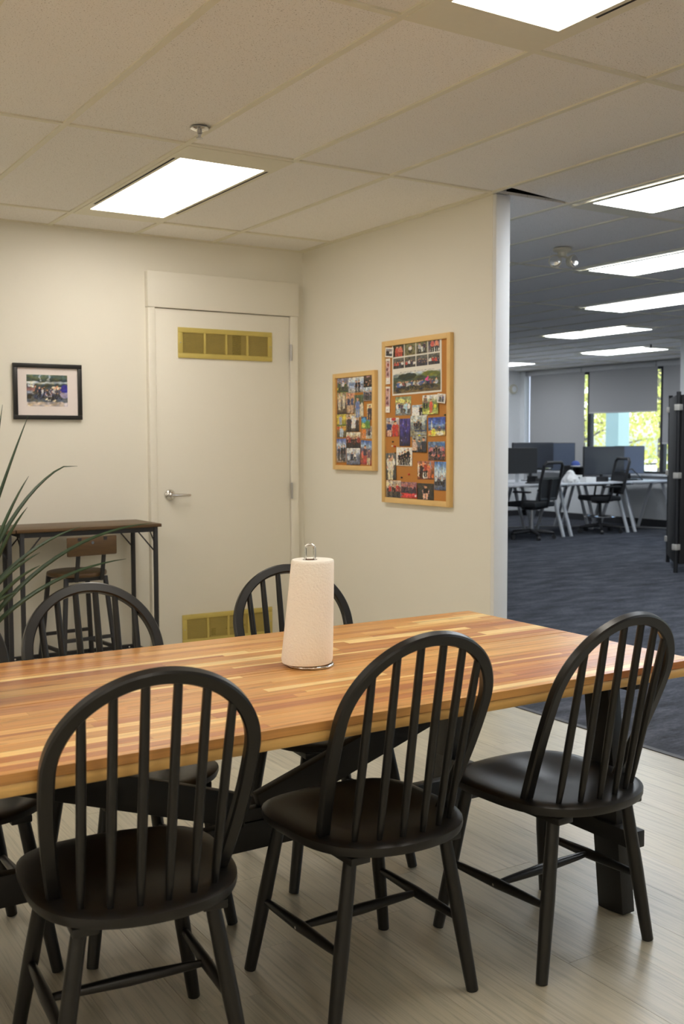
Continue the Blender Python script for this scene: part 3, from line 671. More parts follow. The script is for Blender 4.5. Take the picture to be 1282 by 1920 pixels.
# framed picture on the door wall
fx0, fx1, fz0, fz1 = -1.748, -1.356, 1.458, 1.773
pf = thing('framed_picture', 'black framed photograph of a crowd under trees, hung left of the door', 'picture', ((fx0+fx1)/2, YB, (fz0+fz1)/2))
W, Hh, b = (fx1-fx0)/2, (fz1-fz0)/2, .024
MB().cbox(-W, W, -.022, -.0002, -Hh, -Hh+b, .002).cbox(-W, W, -.022, -.0002, Hh-b, Hh, .002).cbox(-W, -W+b, -.022, -.0002, -Hh+b, Hh-b, .002).cbox(W-b, W, -.022, -.0002, -Hh+b, Hh-b, .002).build('frame', FRAMEB, pf)
MB().box(-W+b*.8, W-b*.8, -.010, -.004, -Hh+b*.8, Hh-b*.8).build('mat_board', MATB, pf, smooth=False)
ph = sheet('print', .233, .178, paint([(0, (190, 176, 168)), (.13, (180, 165, 158)), (.16, (90, 92, 92)), (.5, (70, 74, 74)), (.68, (66, 76, 66)), (.74, (190, 200, 205)), (.77, (180, 186, 190)), (.79, (60, 72, 60)), (1, (96, 116, 100))],
      crowd(9, .22, .42, .07, [(60, 60, 70), (200, 200, 200), (90, 90, 110), (40, 44, 60)], 5, .18, .85),
      [(.46, .40, -.12, .08, (160, 165, 205)), (.95, .55, .14, .13, (60, 50, 150)), (.94, .36, .13, .09, (150, 140, 170)), (.1, .55, -.1, .05, (140, 100, 110)), (.1, .66, -.1, .04, (200, 200, 205)), (.06, .44, -.1, .06, (150, 152, 165)), (.06, .3, -.07, .05, (50, 46, 40)),
       (.5, .22, .07, .04, (215, 210, 190)), (.66, .2, .05, .035, (215, 205, 180)), (.68, .6, .06, .04, (215, 205, 180)), (.78, .58, .05, .04, (205, 200, 185)), (.33, .88, -.012, .12, (170, 180, 185)), (.55, .9, -.03, .10, (160, 172, 180))], .3, 3), 60, 48)
ph.parent = pf; ph.location = (-.004, -.0105, .006)

# cork boards
def board(y0, y1, z0, z1, label, fw):
    t = thing('cork_board', label, 'notice board', (XW, (y0+y1)/2, (z0+z1)/2)); w, h, d = (y1-y0)/2, (z1-z0)/2, .026
    MB().box(-.014, -.0003, -w+fw*.5, w-fw*.5, -h+fw*.5, h-fw*.5).build('cork_panel', CORK, t, smooth=False)
    for sy in (-1, 1):
        MB().cbox(-d, -.0003, sy*(w-fw/2)-fw/2, sy*(w-fw/2)+fw/2, -h, h, .002).build('frame_rail', PINE, t)
        MB().cbox(-d, -.0003, -w+fw+.0003, w-fw-.0003, sy*(h-fw/2)-fw/2, sy*(h-fw/2)+fw/2, .002).build('frame_rail', PINE, t)
board(.337, .974, .977, 1.901, 'tall pine-framed cork board of photographs near the wall end', .030)
board(1.049, 1.516, 1.155, 1.745, 'smaller pine-framed cork board packed with photographs near the door', .028)
SK, DK, GR = (205, 150, 120), (30, 28, 30), (90, 100, 60)
def F(u, v, h, w, sh_, tr=DK, hair=(40, 30, 25)): return (u, v, h, w, sh_, tr, SK, hair)
PR = {
 # large board
 'collage': None,
 'instA': ('small bordered print of a dark crowd at the top corner of the tall cork board', paint([(0, (60, 60, 70)), (1, (150, 155, 165))], crowd(4, .15, .6, .2, [DK, (200, 200, 205)], 2), border=.13)),
 'stripA': ('upper pink photo-booth strip on the left side of the tall cork board', paint([(0, (235, 215, 205)), (.24, (235, 215, 205)), (.26, (190, 150, 150)), (1, (200, 165, 160))], [], [(.5, .38, .22, .06, (120, 70, 70)), (.4, .58, .2, .06, (110, 70, 75)), (.6, .75, .2, .06, (140, 60, 60)), (.5, .92, .25, .05, (90, 60, 60)), (.5, .08, -.12, .012, (130, 130, 160))], .2, border=.09)),
 'stripB': ('lower pink photo-booth strip on the left side of the tall cork board', paint([(0, (235, 218, 208)), (.22, (235, 218, 208)), (.24, (185, 140, 140)), (1, (200, 160, 155))], [], [(.5, .36, .25, .06, (110, 60, 65)), (.45, .56, .22, .06, (95, 60, 65)), (.55, .88, .24, .06, (130, 70, 65)), (.5, .09, -.12, .012, (120, 120, 160))], .2, border=.08)),
 'trees': ('print of a group posing under yellow-green trees', paint([(0, (120, 118, 112)), (.25, (130, 125, 118)), (.5, (100, 105, 80)), (.7, (190, 190, 110)), (1, (130, 145, 110))], crowd(6, .12, .62, .14, [(60, 55, 90), (225, 225, 225), (170, 205, 225), (90, 60, 60)], 4, trs=((170, 200, 220), (50, 50, 60))), [(.4, .78, .2, .09, (225, 220, 120))])),
 'paper': ('print of a dark-dressed person beside a large white sheet', paint([(0, (205, 205, 205)), (.6, (215, 215, 215)), (.8, (150, 170, 195)), (1, (190, 200, 205))], [F(.62, -.1, 1.05, .34, DK)], [(.25, .42, -.2, .36, (228, 226, 224)), (.9, .5, .12, .3, (225, 225, 225))], .15)),
 'garden': ('print of a person in red seated in a bright garden', paint([(0, (170, 175, 90)), (.35, (130, 150, 70)), (.6, (110, 125, 70)), (.85, (220, 220, 210)), (1, (235, 235, 225))], [F(.55, .05, .75, .2, (215, 85, 75), (205, 80, 70)), F(.2, .3, .65, .28, (120, 100, 90))], [(.45, .08, .4, .09, (200, 205, 110)), (.8, .4, .1, .1, (215, 210, 60))])),
 'instB': ('small bordered print of two dark figures at the right edge of the tall cork board', paint([(0, (110, 115, 125)), (1, (215, 215, 220))], [F(.35, .05, .75, .22, (60, 75, 60)), F(.68, .1, .8, .2, (80, 80, 130))], border=.12)),
 'redshirt': ('print of a person in navy beside a person in a red shirt', paint([(0, (120, 50, 45)), (.5, (150, 130, 130)), (1, (205, 205, 210))], [F(.25, 0, .82, .36, (40, 55, 105), (215, 170, 150)), F(.72, -.25, 1.1, .5, (200, 55, 45), (200, 55, 45))], [(.6, .93, .2, .09, (205, 60, 50))])),
 'night': ('tall dark blue print of a night sky', paint([(0, (34, 32, 60)), (.4, (52, 44, 110)), (.75, (66, 56, 140)), (1, (74, 64, 140))], [], [(.2, .2, .04, .02, (150, 150, 210)), (.6, .55, .05, .02, (130, 130, 210)), (.35, .8, .04, .02, (160, 160, 220)), (.8, .75, .03, .03, (170, 150, 150)), (.6, .3, .03, .02, (120, 120, 200))], .6)),
 'indoor': ('print of dark-clothed people and a long boat in a pale hall', paint([(0, (120, 116, 100)), (.25, (140, 138, 120)), (.5, (120, 130, 130)), (.7, (175, 185, 180)), (1, (205, 212, 205))], crowd(4, .35, .4, .13, [DK, (50, 60, 70)], 9, .2, .7), [(.62, .28, .4, .05, (60, 75, 110)), (.6, .14, .35, .04, (150, 160, 165)), (.55, .04, .07, .05, (200, 200, 50)), (.95, .5, .06, .3, (70, 90, 110))])),
 'boat': ('print of people in yellow on a boat under a deep blue sky', paint([(0, (190, 150, 90)), (.2, (200, 190, 110)), (.4, (70, 90, 130)), (.55, (120, 150, 190)), (.7, (70, 100, 185)), (1, (50, 75, 165))], [F(.3, -.1, .6, .24, (215, 210, 60), (215, 205, 70)), F(.65, .05, .48, .2, (90, 80, 80), (225, 220, 190))], [(.12, .2, .12, .12, (220, 140, 70)), (.7, .12, .2, .1, (225, 222, 200)), (.2, .6, .03, .25, (210, 215, 200))])),
 'selfie': ('print of three people taking a close selfie', paint([(0, (80, 80, 90)), (.6, (120, 125, 120)), (1, (160, 160, 150))], [F(.82, -.55, 1.5, .42, (50, 52, 62)), F(.5, -.1, .9, .26, (85, 95, 110)), F(.15, -.5, 1.35, .4, (200, 170, 150))], [])),
 'redcrowd': ('print of a seated crowd in red and black by parked cars', paint([(0, (130, 90, 80)), (.5, (140, 110, 110)), (.75, (90, 110, 150)), (1, (110, 140, 175))], crowd(7, .0, .5, .13, [(200, 80, 80), DK, (220, 140, 140), (60, 60, 70)], 14)+crowd(7, .3, .45, .12, [(205, 90, 100), DK, (190, 120, 120)], 15), [(.8, .85, .2, .08, (70, 120, 190))])),
 'four': ('print of four dark figures against a white background', paint([(0, (225, 215, 200)), (1, (228, 222, 210))], [F(.22, .02, .68, .2, DK, (80, 60, 55)), F(.38, .02, .74, .2, DK, (50, 40, 40)), F(.55, .02, .84, .2, DK), F(.75, .02, .94, .24, (34, 32, 38))], [], .06, border=.02)),
 'armsup': ('tall print of a person in pale clothes with arms raised overhead', paint([(0, (70, 66, 60)), (.5, (70, 72, 68)), (1, (110, 112, 112))], [F(.45, 0, .86, .62, (215, 205, 185), (205, 195, 165))], [(.2, .66, .12, .13, (225, 215, 200)), (.8, .66, .12, .13, (225, 215, 200)), (.35, .84, .08, .08, (220, 175, 150)), (.65, .83, .08, .08, (220, 175, 150)), (.4, .04, .1, .03, (225, 210, 70))])),
 'award': ('print of a team holding a white award sheet before orange walls', paint([(0, (120, 60, 40)), (.4, (150, 90, 60)), (.8, (200, 120, 80)), (1, (180, 110, 90))], [F(.25, .05, .85, .22, (60, 45, 45)), F(.5, .1, .85, .22, (170, 60, 50)), F(.7, .08, .82, .2, (215, 110, 70), (215, 120, 80))], [(.45, .22, -.16, .17, (228, 218, 205)), (.95, .18, .06, .12, (225, 110, 40)), (.06, .5, .05, .4, (220, 205, 185)), (.8, .75, .06, .25, (150, 150, 165))])),
 'skytall': ('tall print of a group on snow beneath a blue sky', paint([(0, (70, 85, 120)), (.15, (90, 100, 120)), (.35, (120, 125, 135)), (.5, (190, 200, 210)), (.62, (190, 210, 225)), (1, (60, 110, 190))], crowd(5, .14, .34, .2, [(60, 65, 80), (185, 195, 200), (40, 44, 60)], 21), [])),
 'redteam': ('print of a standing red and black team at the bottom of the tall cork board', paint([(0, (80, 75, 70)), (.3, (150, 140, 130)), (.7, (180, 165, 150)), (1, (205, 185, 165))], crowd(6, .06, .72, .16, [(200, 60, 50), DK, (140, 50, 50), (60, 40, 40)], 22), [(.1, .8, .1, .2, (235, 205, 170))])),
 'banner': ('print of a crowd behind a bright red banner', paint([(0, (200, 60, 60)), (.28, (215, 60, 65)), (.3, (110, 70, 80)), (1, (160, 110, 120))], crowd(8, .3, .42, .11, [(120, 60, 70), (190, 110, 110), (90, 60, 70)], 23)+crowd(8, .5, .42, .11, [(170, 100, 110), (140, 70, 80)], 24), [(.04, .16, .05, .07, (90, 90, 110)), (.95, .14, .05, .07, (230, 200, 200))])),
 'athlete': ('dark print of a single person in a black top', paint([(0, (56, 54, 50)), (1, (66, 62, 56))], [F(.5, .02, .85, .34, (36, 34, 38), (215, 165, 145), (120, 70, 45))], [(.35, .5, .05, .16, (220, 170, 150)), (.66, .5, .05, .16, (220, 170, 150)), (.5, .35, .18, .1, (30, 30, 34))], .12)),
 # small board
 'whites': ('print of two people in white among autumn trees', paint([(0, (60, 80, 40)), (.3, (90, 100, 80)), (.7, (120, 120, 140)), (1, (150, 150, 180))], crowd(4, .1, .7, .18, [(215, 210, 210), (225, 225, 225), (70, 90, 60)], 31), [(.85, .3, .1, .2, (205, 205, 60)), (.05, .25, .06, .1, (200, 190, 70))])),
 'pair': ('bright print of two silhouettes on a pale quay', paint([(0, (150, 145, 135)), (.3, (170, 180, 205)), (.6, (150, 170, 205)), (1, (230, 235, 235))], [F(.5, 0, .8, .16, DK), F(.68, 0, .82, .15, (36, 36, 44))], [(.2, .55, .14, .1, (110, 130, 170)), (.85, .5, .1, .05, (90, 110, 140))])),
 'dark': ('dark print of a person indoors in the top corner of the smaller cork board', paint([(0, (36, 32, 28)), (.6, (44, 40, 36)), (1, (120, 90, 85))], [F(.7, -.1, .8, .3, (90, 70, 55)), F(.3, -.2, .8, .4, (34, 32, 30))], [(.5, .92, .2, .07, (190, 140, 140))])),
 'water': ('print of a dark row of people before pale water', paint([(0, (140, 130, 120)), (.3, (90, 95, 105)), (.6, (150, 160, 180)), (1, (195, 215, 230))], crowd(6, .05, .7, .15, [(50, 55, 66), (70, 70, 85), DK], 33), [])),
 'brown': ('brownish print of tall bright figures and dogs', paint([(0, (60, 48, 40)), (.3, (110, 96, 80)), (.7, (150, 140, 120)), (1, (170, 165, 110))], [F(.2, .2, .8, .2, (205, 190, 165), (200, 190, 170)), F(.55, .25, .75, .2, (210, 200, 185), (205, 195, 180)), F(.85, .15, .7, .18, (215, 205, 195), (205, 195, 185))], [(.6, .35, .2, .18, (60, 50, 42)), (.3, .2, .2, .1, (100, 90, 80))])),
 'legs': ('print of two people in dark shirts against a red-lit wall', paint([(0, (90, 70, 60)), (.5, (170, 140, 115)), (1, (220, 150, 110))], [F(.3, .02, .85, .34, (56, 62, 90), (200, 170, 140)), F(.68, 0, .9, .34, (70, 80, 115), (205, 170, 140), (215, 90, 90))], [])),
 'blueman': ('print of a person in a long blue coat outdoors', paint([(0, (190, 180, 150)), (.3, (150, 150, 130)), (.7, (80, 90, 60)), (1, (90, 110, 80))], [F(.35, -.02, .92, .5, (100, 120, 175), (120, 140, 190))], [(.8, .35, .2, .3, (205, 195, 170))])),
 'suit': ('narrow print of a person in a dark jacket and white shirt', paint([(0, (190, 130, 60)), (.5, (215, 200, 160)), (1, (235, 215, 160))], [F(.5, -.1, 1.02, .8, (50, 48, 60), (50, 44, 60))], [(.5, .5, -.12, .18, (225, 215, 205))])),
 'flowers': ('print of a pale figure among yellow flowers', paint([(0, (90, 110, 50)), (.4, (190, 170, 60)), (1, (200, 190, 80))], [F(.4, .1, .8, .34, (150, 165, 190), (150, 160, 180))], [(.8, .7, .15, .2, (225, 200, 70)), (.15, .3, .15, .15, (215, 190, 70))])),
 'kid': ('print of a child in a pale apron before orange lights', paint([(0, (90, 80, 60)), (.5, (120, 110, 80)), (.8, (200, 110, 60)), (1, (215, 190, 90))], [F(.5, 0, .95, .42, (170, 190, 215), (170, 190, 215))], [(.8, .75, .2, .14, (215, 160, 60)), (.15, .85, .12, .08, (190, 70, 60))])),
 'sheet': ('print of a person holding up a big white sheet', paint([(0, (70, 60, 56)), (.5, (150, 130, 110)), (1, (215, 190, 150))], [F(.25, 0, .9, .36, (56, 48, 56)), F(.85, 0, .8, .26, (70, 60, 60))], [(.58, .55, -.2, .34, (212, 212, 214))])),
 'bluegreen': ('print of a bright blue and green garden', paint([(0, (100, 140, 60)), (.4, (130, 160, 70)), (.7, (70, 130, 190)), (1, (60, 80, 120))], [], [(.3, .7, .2, .2, (70, 160, 215)), (.7, .4, .2, .3, (80, 140, 60)), (.25, .25, .2, .2, (205, 205, 90))], .5)),
 'orange': ('print of a person in an orange dress by a road', paint([(0, (190, 185, 165)), (.25, (140, 140, 140)), (.7, (120, 120, 130)), (1, (170, 150, 150))], [F(.2, .0, .95, .38, (225, 125, 40), (225, 125, 40)), F(.68, .25, .75, .24, (110, 90, 100))], [(.85, .4, .1, .1, (210, 205, 195))])),
 'redblack': ('print of a kneeling team in red and black', paint([(0, (60, 45, 42)), (.6, (110, 80, 70)), (.8, (215, 200, 170)), (1, (230, 220, 200))], crowd(6, .0, .75, .2, [(50, 36, 36), (60, 40, 40), (150, 50, 45)], 39), [(.55, .42, .1, .16, (205, 50, 55)), (.12, .6, .1, .18, (190, 80, 80))])),
 'trio': ('tall print of three dark figures beneath a blue sky', paint([(0, (170, 140, 110)), (.2, (150, 150, 160)), (.45, (130, 145, 165)), (.7, (190, 205, 225)), (1, (80, 100, 180))], [F(.25, .05, .66, .26, (60, 60, 72)), F(.55, .05, .7, .26, DK), F(.82, .04, .72, .26, (40, 40, 48))], [])),
 'sea': ('print of a misty seascape with seated people', paint([(0, (90, 95, 115)), (.35, (110, 115, 135)), (.6, (120, 130, 150)), (.75, (200, 205, 215)), (1, (225, 225, 225))], [F(.4, .25, .5, .2, (60, 66, 80)), F(.62, .28, .45, .16, (215, 215, 215))], [(.62, .42, .1, .13, (222, 222, 224)), (.15, .4, .1, .15, (190, 195, 200))])),
 'couple': ('tall tilted print of a couple in red beneath a blue sky', paint([(0, (150, 60, 60)), (.3, (150, 110, 90)), (.6, (100, 90, 110)), (.75, (150, 180, 215)), (1, (60, 95, 175))], [F(.4, .05, .75, .36, (70, 56, 70), (190, 60, 60)), F(.75, .0, .68, .3, (120, 80, 90), (205, 190, 150))], [(.2, .4, .12, .15, (225, 110, 90))])),
}
big = [('collage', 0.652, 1.737, 0.459, 0.293), ('instA', 0.905, 1.835, 0.085, 0.055), ('stripA', 0.925, 1.729, 0.050, 0.146), ('stripB', 0.927, 1.568, 0.054, 0.148), ('trees', 0.775, 1.527, 0.151, 0.105), ('paper', 0.616, 1.498, 0.147, 0.062), ('garden', 0.513, 1.527, 0.140, 0.104), ('instB', 0.413, 1.557, 0.071, 0.050), ('redshirt', 0.880, 1.409, 0.127, 0.107), ('night', 0.757, 1.379, 0.100, 0.154), ('indoor', 0.626, 1.412, 0.151, 0.117), ('boat', 0.459, 1.407, 0.150, 0.101), ('selfie', 0.615, 1.313, 0.131, 0.089), ('redcrowd', 0.463, 1.276, 0.150, 0.101), ('four', 0.761, 1.243, 0.153, 0.104), ('armsup', 0.890, 1.185, 0.100, 0.154), ('award', 0.563, 1.170, 0.148, 0.101), ('skytall', 0.430, 1.142, 0.103, 0.154), ('redteam', 0.866, 1.055, 0.146, 0.100), ('banner', 0.716, 1.056, 0.151, 0.089), ('athlete', 0.563, 1.053, 0.151, 0.090)]
small = [('whites', 1.395, 1.672, 0.163, 0.087), ('pair', 1.259, 1.668, 0.172, 0.093), ('dark', 1.128, 1.680, 0.094, 0.073), ('water', 1.129, 1.608, 0.096, 0.081), ('brown', 1.408, 1.562, 0.139, 0.133), ('legs', 1.324, 1.562, 0.098, 0.128), ('blueman', 1.227, 1.540, 0.096, 0.134), ('suit', 1.109, 1.503, 0.058, 0.094), ('flowers', 1.428, 1.460, 0.108, 0.073), ('kid', 1.426, 1.389, 0.104, 0.069), ('sheet', 1.299, 1.440, 0.144, 0.106), ('bluegreen', 1.153, 1.440, 0.094, 0.070), ('orange', 1.140, 1.382, 0.118, 0.074), ('redblack', 1.293, 1.335, 0.158, 0.098), ('trio', 1.427, 1.273, 0.109, 0.146), ('sea', 1.289, 1.238, 0.149, 0.101), ('couple', 1.154, 1.262, 0.117, 0.144)]
cells = [(.5, 0.0, 0, 0)]
def collage(U, V):
    if not (.022 < U < .978 and .03 < V < .97): return (.80, .78, .72)
    if V > .48:                                     # two rows of four small pictures
        i = int((U-.02)/.24); fu = ((U-.02) % .24)/.24; row = 1 if V > .72 else 0
        if i > 3 or fu > .955 or fu < .012: return (.80, .78, .72)
        fv = (V-.745)/.225 if row else (V-.515)/.195
        if not 0 <= fv <= 1: return (.80, .78, .72)
        fn = COLS[row*4+i]; return fn(fu, fv)
    if .425 < V < .445 and .16 < U < .86 and (int(U*70) % 5) != 0 and (int(U*210) % 3): return (.42, .41, .40)      # a line of caption too small to read
    if V < .41: return COLS[8]((U-.022)/.956, (V-.03)/.38)
    return (.80, .78, .72)
COLS = [paint([(0, (60, 60, 70)), (1, (100, 100, 90))], crowd(4, 0, .7, .2, [(190, 60, 55), (60, 60, 80), (215, 215, 215)], 50+i), [], .5, 60+i) for i in range(4)] + \
       [paint([(0, (60, 50, 40)), (1, (60, 64, 50))], [F(.35, -.1, 1, .35, (190, 80, 70), (190, 70, 60)), F(.65, -.1, 1, .35, (215, 110, 90), (190, 70, 60))], [], .4, 70),
        paint([(0, (110, 100, 60)), (1, (110, 115, 90))], [F(.5, .1, .7, .3, (220, 220, 220))], [], .5, 71),
        paint([(0, (90, 85, 70)), (1, (110, 115, 80))], [F(.3, 0, .9, .26, (170, 170, 175)), F(.7, 0, .9, .26, (60, 50, 70))], [(.5, .35, -.3, .2, (205, 210, 205))], .5, 72),
        paint([(0, (120, 110, 110)), (1, (80, 70, 90))], [F(.35, 0, 1, .3, (215, 90, 80)), F(.7, 0, 1, .3, (220, 130, 110))], [(.55, .15, .35, .2, (205, 215, 205))], .4, 73)] + \
       [paint([(0, (120, 95, 60)), (.22, (120, 105, 60)), (.3, (70, 80, 56)), (.8, (70, 84, 66)), (.9, (140, 150, 140)), (1, (200, 205, 205))], crowd(17, .13, .5, .055, [(70, 80, 120), (40, 40, 48), (130, 70, 70), (180, 185, 190), (120, 110, 100), (60, 90, 150)], 77) + [F(.74, .3, .5, .06, (225, 60, 130)), F(.12, .05, .6, .07, (70, 110, 180)), F(.46, .2, .42, .06, (200, 215, 215))], [(.3, .82, .2, .16, (40, 52, 40)), (.8, .85, .2, .14, (110, 120, 50))], .4, 80, 14)]
PRG = 'photo prints pinned to the cork boards'
for lst, zoff in ((big, 'tall'), (small, 'smaller')):
    for k, (nm, y, z, w, h) in enumerate(lst):
        if nm == 'collage': lb, fn = 'large white poster of nine photographs at the top of the tall cork board', collage
        else: lb, fn = PR[nm]; lb = lb if 'cork board' in lb else lb+', %s board' % zoff
        nu = 130 if nm == 'collage' else 48
        o = sheet('photo_poster' if nm == 'collage' else ('photo_strip' if nm.startswith('strip') else 'photo_print'), w, h, fn, nu, 110 if nm == 'collage' else 48, .0006, .001)
        o.location = (XW-.0143-.0012*(k % 4)-(.0048 if nm in ('instA', 'garden', 'instB', 'selfie') else 0), y, z); o.rotation_euler = (0, 0, -PI/2)
        tilt = {'instA': .10, 'instB': .10, 'stripA': .0, 'stripB': .03, 'boat': -.02, 'armsup': -.03, 'couple': .06, 'whites': .02, 'award': -.02}.get(nm, R.uniform(-.012, .012))
        o.rotation_euler = (0, tilt, -PI/2)
        tag(o, lb, 'poster' if nm == 'collage' else 'photo', PRG)
def pin(y, z, col, label):
    m = bpy.data.materials.get('pin_%d_%d_%d' % col) or mat('pin_%d_%d_%d' % col, s(*col), .35)
    o = MB().lathe([(.0025, 0), (.0025, .004), (.0048, .005), (.0048, .010), (.003, .011)], (0, 0, 0), 12, 'x').build('push_pin', m, loc=(XW-.0143, y, z), rz=PI)
    tag(o, label, 'push pin', 'push pins in the cork boards')
pin(.437, 1.885, (40, 60, 130), 'blue push pin beside the top right corner of the large poster')
pin(.385, 1.468, (60, 80, 60), 'dark green push pin at the right edge of the tall cork board')
pin(.850, 1.300, (205, 60, 50), 'red push pin below the print of the navy and red shirts')
pin(.872, 1.302, (230, 225, 205), 'white push pin beside a red pin below the red-shirt print')
pin(.868, 1.326, (70, 66, 60), 'dark push pin above the white pin on the tall cork board')
pin(.845, 1.262, (120, 96, 50), 'brown push pin left above the print of four dark figures')
pin(.712, 1.144, (210, 60, 50), 'red push pin alone on bare cork above the red banner print')
pin(.782, 1.124, (60, 60, 80), 'dark blue push pin on bare cork above the red banner print')
pin(.370, 1.400, (205, 60, 50), 'red push pin on the right side of the blue-sky boat print')
pin(.372, 1.425, (220, 190, 120), 'yellow push pin on the right side of the blue-sky boat print')

# ------------------------------------------------------------------ ceiling devices
sp = thing('sprinkler', 'chrome fire sprinkler under the kitchen ceiling beyond the table', 'sprinkler', (-1.575, -.235, H-.002))
MB().lathe([(.036, 0), (.036, -.003), (.022, -.008), (.016, -.009)], n=32).build('escutcheon', CHROME, sp)
MB().lathe([(.009, -.009), (.009, -.022), (.006, -.024), (.005, -.036), (.008, -.038)], n=16).build('sprinkler_body', STEEL, sp)
MB().lathe([(.014, -.038), (.014, -.040), (.003, -.041)], n=20).build('deflector', STEEL, sp)
sp2 = thing('sprinkler', 'tiny dark sprinkler below the far office ceiling', 'sprinkler', (7.12, 5.21, H-.002))
MB().lathe([(.03, 0), (.03, -.004), (.01, -.006)], n=20).build('escutcheon', STEEL, sp2)
MB().lathe([(.010, -.006), (.008, -.05), (.014, -.052), (.014, -.056)], n=14).build('sprinkler_body', PLBLK, sp2)
el = thing('emergency_light', 'pale twin-head emergency lamp on the office ceiling', 'emergency light', (1.47, .93, H))
MB().lathe([(.060, 0), (.060, -.012), (.045, -.02), (.030, -.026), (.026, -.05)], n=28).build('mount', PALE, el)
for sx in (-1, 1):
    hd_ = MB().lathe([(.012, -.03), (.030, -.022), (.040, .0), (.041, .02), (.036, .024), (.01, .027)], (0, 0, 0), 24, 'y').build('lamp_head', PALE, el, (r2.x*sx*.052, r2.y*sx*.052-.01, -.082), rz=sx*.45-.35)
    MB().lathe([(.034, .0245), (.030, .029), (.012, .032)], (0, 0, 0), 24, 'y').build('lens', CHROME, hd_)
    MB().tube([(0, 0, -.045), (r2.x*sx*.045, r2.y*sx*.045, -.062)], .008, 10).build('bracket', PALE, el)
wt = thing('wall_speaker', 'small beige round wall device on the far office wall', 'speaker', (9.14, YF, 2.24))
MB().lathe([(.085, 0), (.085, .03), (.07, .045), (.02, .05)], (0, 0, 0), 28, 'y').build('housing', PALE, wt)
MB().lathe([(.055, .047), (.05, .052), (.0, .054)], (0, 0, 0), 24, 'y').build('grille', WALLCOOL, wt)

# ------------------------------------------------------------------ window wall of the office
XWIN = 9.42; SILL, HEAD = .815, 2.47
ww = sbuild(MB().box(XWIN, XWIN+.15, -7, YF, 0, SILL).box(XWIN, XWIN+.15, -7, YF, HEAD+.02, 2.75), 'wall_window', WALLCOOL)
MB().box(XWIN-.012, XWIN, -7, YF, 0, .11).build('baseboard', BASEB, ww, smooth=False)
MB().cbox(XWIN-.10, XWIN-.002, -7, YF-.02, SILL-.03, SILL, .004).build('sill_board', DESKW, ww)
MB().cbox(XWIN-.09, XWIN-.002, 8.66, YF-.05, HEAD-.005, H-.003, .003).build('valance', VALANCE, ww)
MB().cbox(XWIN-.09, XWIN-.002, 7.09, 8.63, HEAD-.005, H-.003, .003).build('valance', VALANCE, ww)
MB().cbox(XWIN-.09, XWIN-.002, -7, 7.06, HEAD-.005, H-.003, .003).build('valance', VALANCE, ww)
MB().box(XWIN-.11, XWIN, YF-.12, YF-.002, .11, H).build('corner_post', WALLCOOL, ww, smooth=False)
edges = [10.0, 8.575, 7.035, 5.49, 3.95, 2.40, .86, -.69, -2.24, -3.79]
blz = [.86, 1.775, 1.278, 1.6, 1.2, 1.9, 1.3, 1.5, 1.5]
for k in range(len(edges)-1):
    yb, ya = edges[k], edges[k+1]
    w = struct('window_%d' % (k+1), (XWIN, (ya+yb)/2, SILL)); hw = (yb-ya)/2
    mu = .035
    MB().box(.03, .11, -hw, -hw+mu, 0, HEAD-SILL).box(.03, .11, hw-mu, hw, 0, HEAD-SILL).box(.03, .11, -hw+mu, hw-mu, 0, .035).box(.03, .11, -hw+mu, hw-mu, HEAD-SILL-.04, HEAD-SILL).build('window_frame', MULL, w, smooth=False)
    MB().box(.068, .074, -hw+mu, hw-mu, .035, HEAD-SILL-.04).build('pane', GLASS, w, smooth=False)
    gap = .045
    bl = thing('roller_blind', ['grey roller blind fully lowered in the window next to the far wall', 'grey roller blind raised halfway in the middle window with trees below it', 'grey roller blind lowered two thirds, partly hidden by the folding screen'][k] if k < 3 else 'grey roller blind over window %s to the right of the view' % ['four', 'five', 'six', 'seven', 'eight', 'nine'][k-3], 'blind', (XWIN-.035, (ya+yb)/2, HEAD), group='grey roller blinds')
    MB().box(-.0015, .0015, -hw+gap, hw-gap-.02, blz[k]-HEAD+.02, -.006).build('blind_fabric', BLIND, bl, smooth=False)
    MB().cbox(-.006, .006, -hw+gap, hw-gap-.02, blz[k]-HEAD, blz[k]-HEAD+.022, .002).build('bottom_bar', VALANCE, bl)
# pale column in front of the windows
sbuild(MB().box(7.05, 7.5, 4.2, 4.68, 0, H+.01), 'pillar', WALLCOOL)

# ------------------------------------------------------------------ office desks
def desk(x0, x1, y0, y1, label):
    t = thing('office_desk', label, 'desk', ((x0+x1)/2, (y0+y1)/2, 0), group='white trestle desks in the office'); X, Y = (x1-x0)/2, (y1-y0)/2
    MB().cbox(-X, X, -Y, Y, .715, .74, .003).build('desktop', DESKW, t)
    for sx in (-1, 1):
        x = sx*(X-.07)
        MB().box(x-.025, x+.025, -Y+.08, Y-.08, .685, .7148).build('trestle_bar', LEGW, t, smooth=False)
        for sy in (-1, 1):
            MB().tube([(x, sy*(Y-.27), .70), (x, sy*(Y-.01), .0)], [.026, .024], 16).build('leg', LEGW, t)
    MB().box(-X+.09, X-.09, -.02, .02, .685, .7148).build('beam', LEGW, t, smooth=False)
DX = [4.36, 5.77, 7.04, 8.31, 9.31]
nmn = ['hidden behind the board wall', 'beside the board wall under the dark monitor', 'in the middle with a white bag on top', 'nearest the windows, half empty']
for k in range(1, 4):
    desk(DX[k]+.004, DX[k+1]-.004, 6.56, 7.30, 'white slant-legged desk in the near row, '+nmn[k])
    desk(DX[k]+.004, DX[k+1]-.004, 7.34, 8.08, 'white slant-legged desk in the far row, '+['', 'behind the black monitor', 'below blue-grey monitors', 'at the window corner'][k])
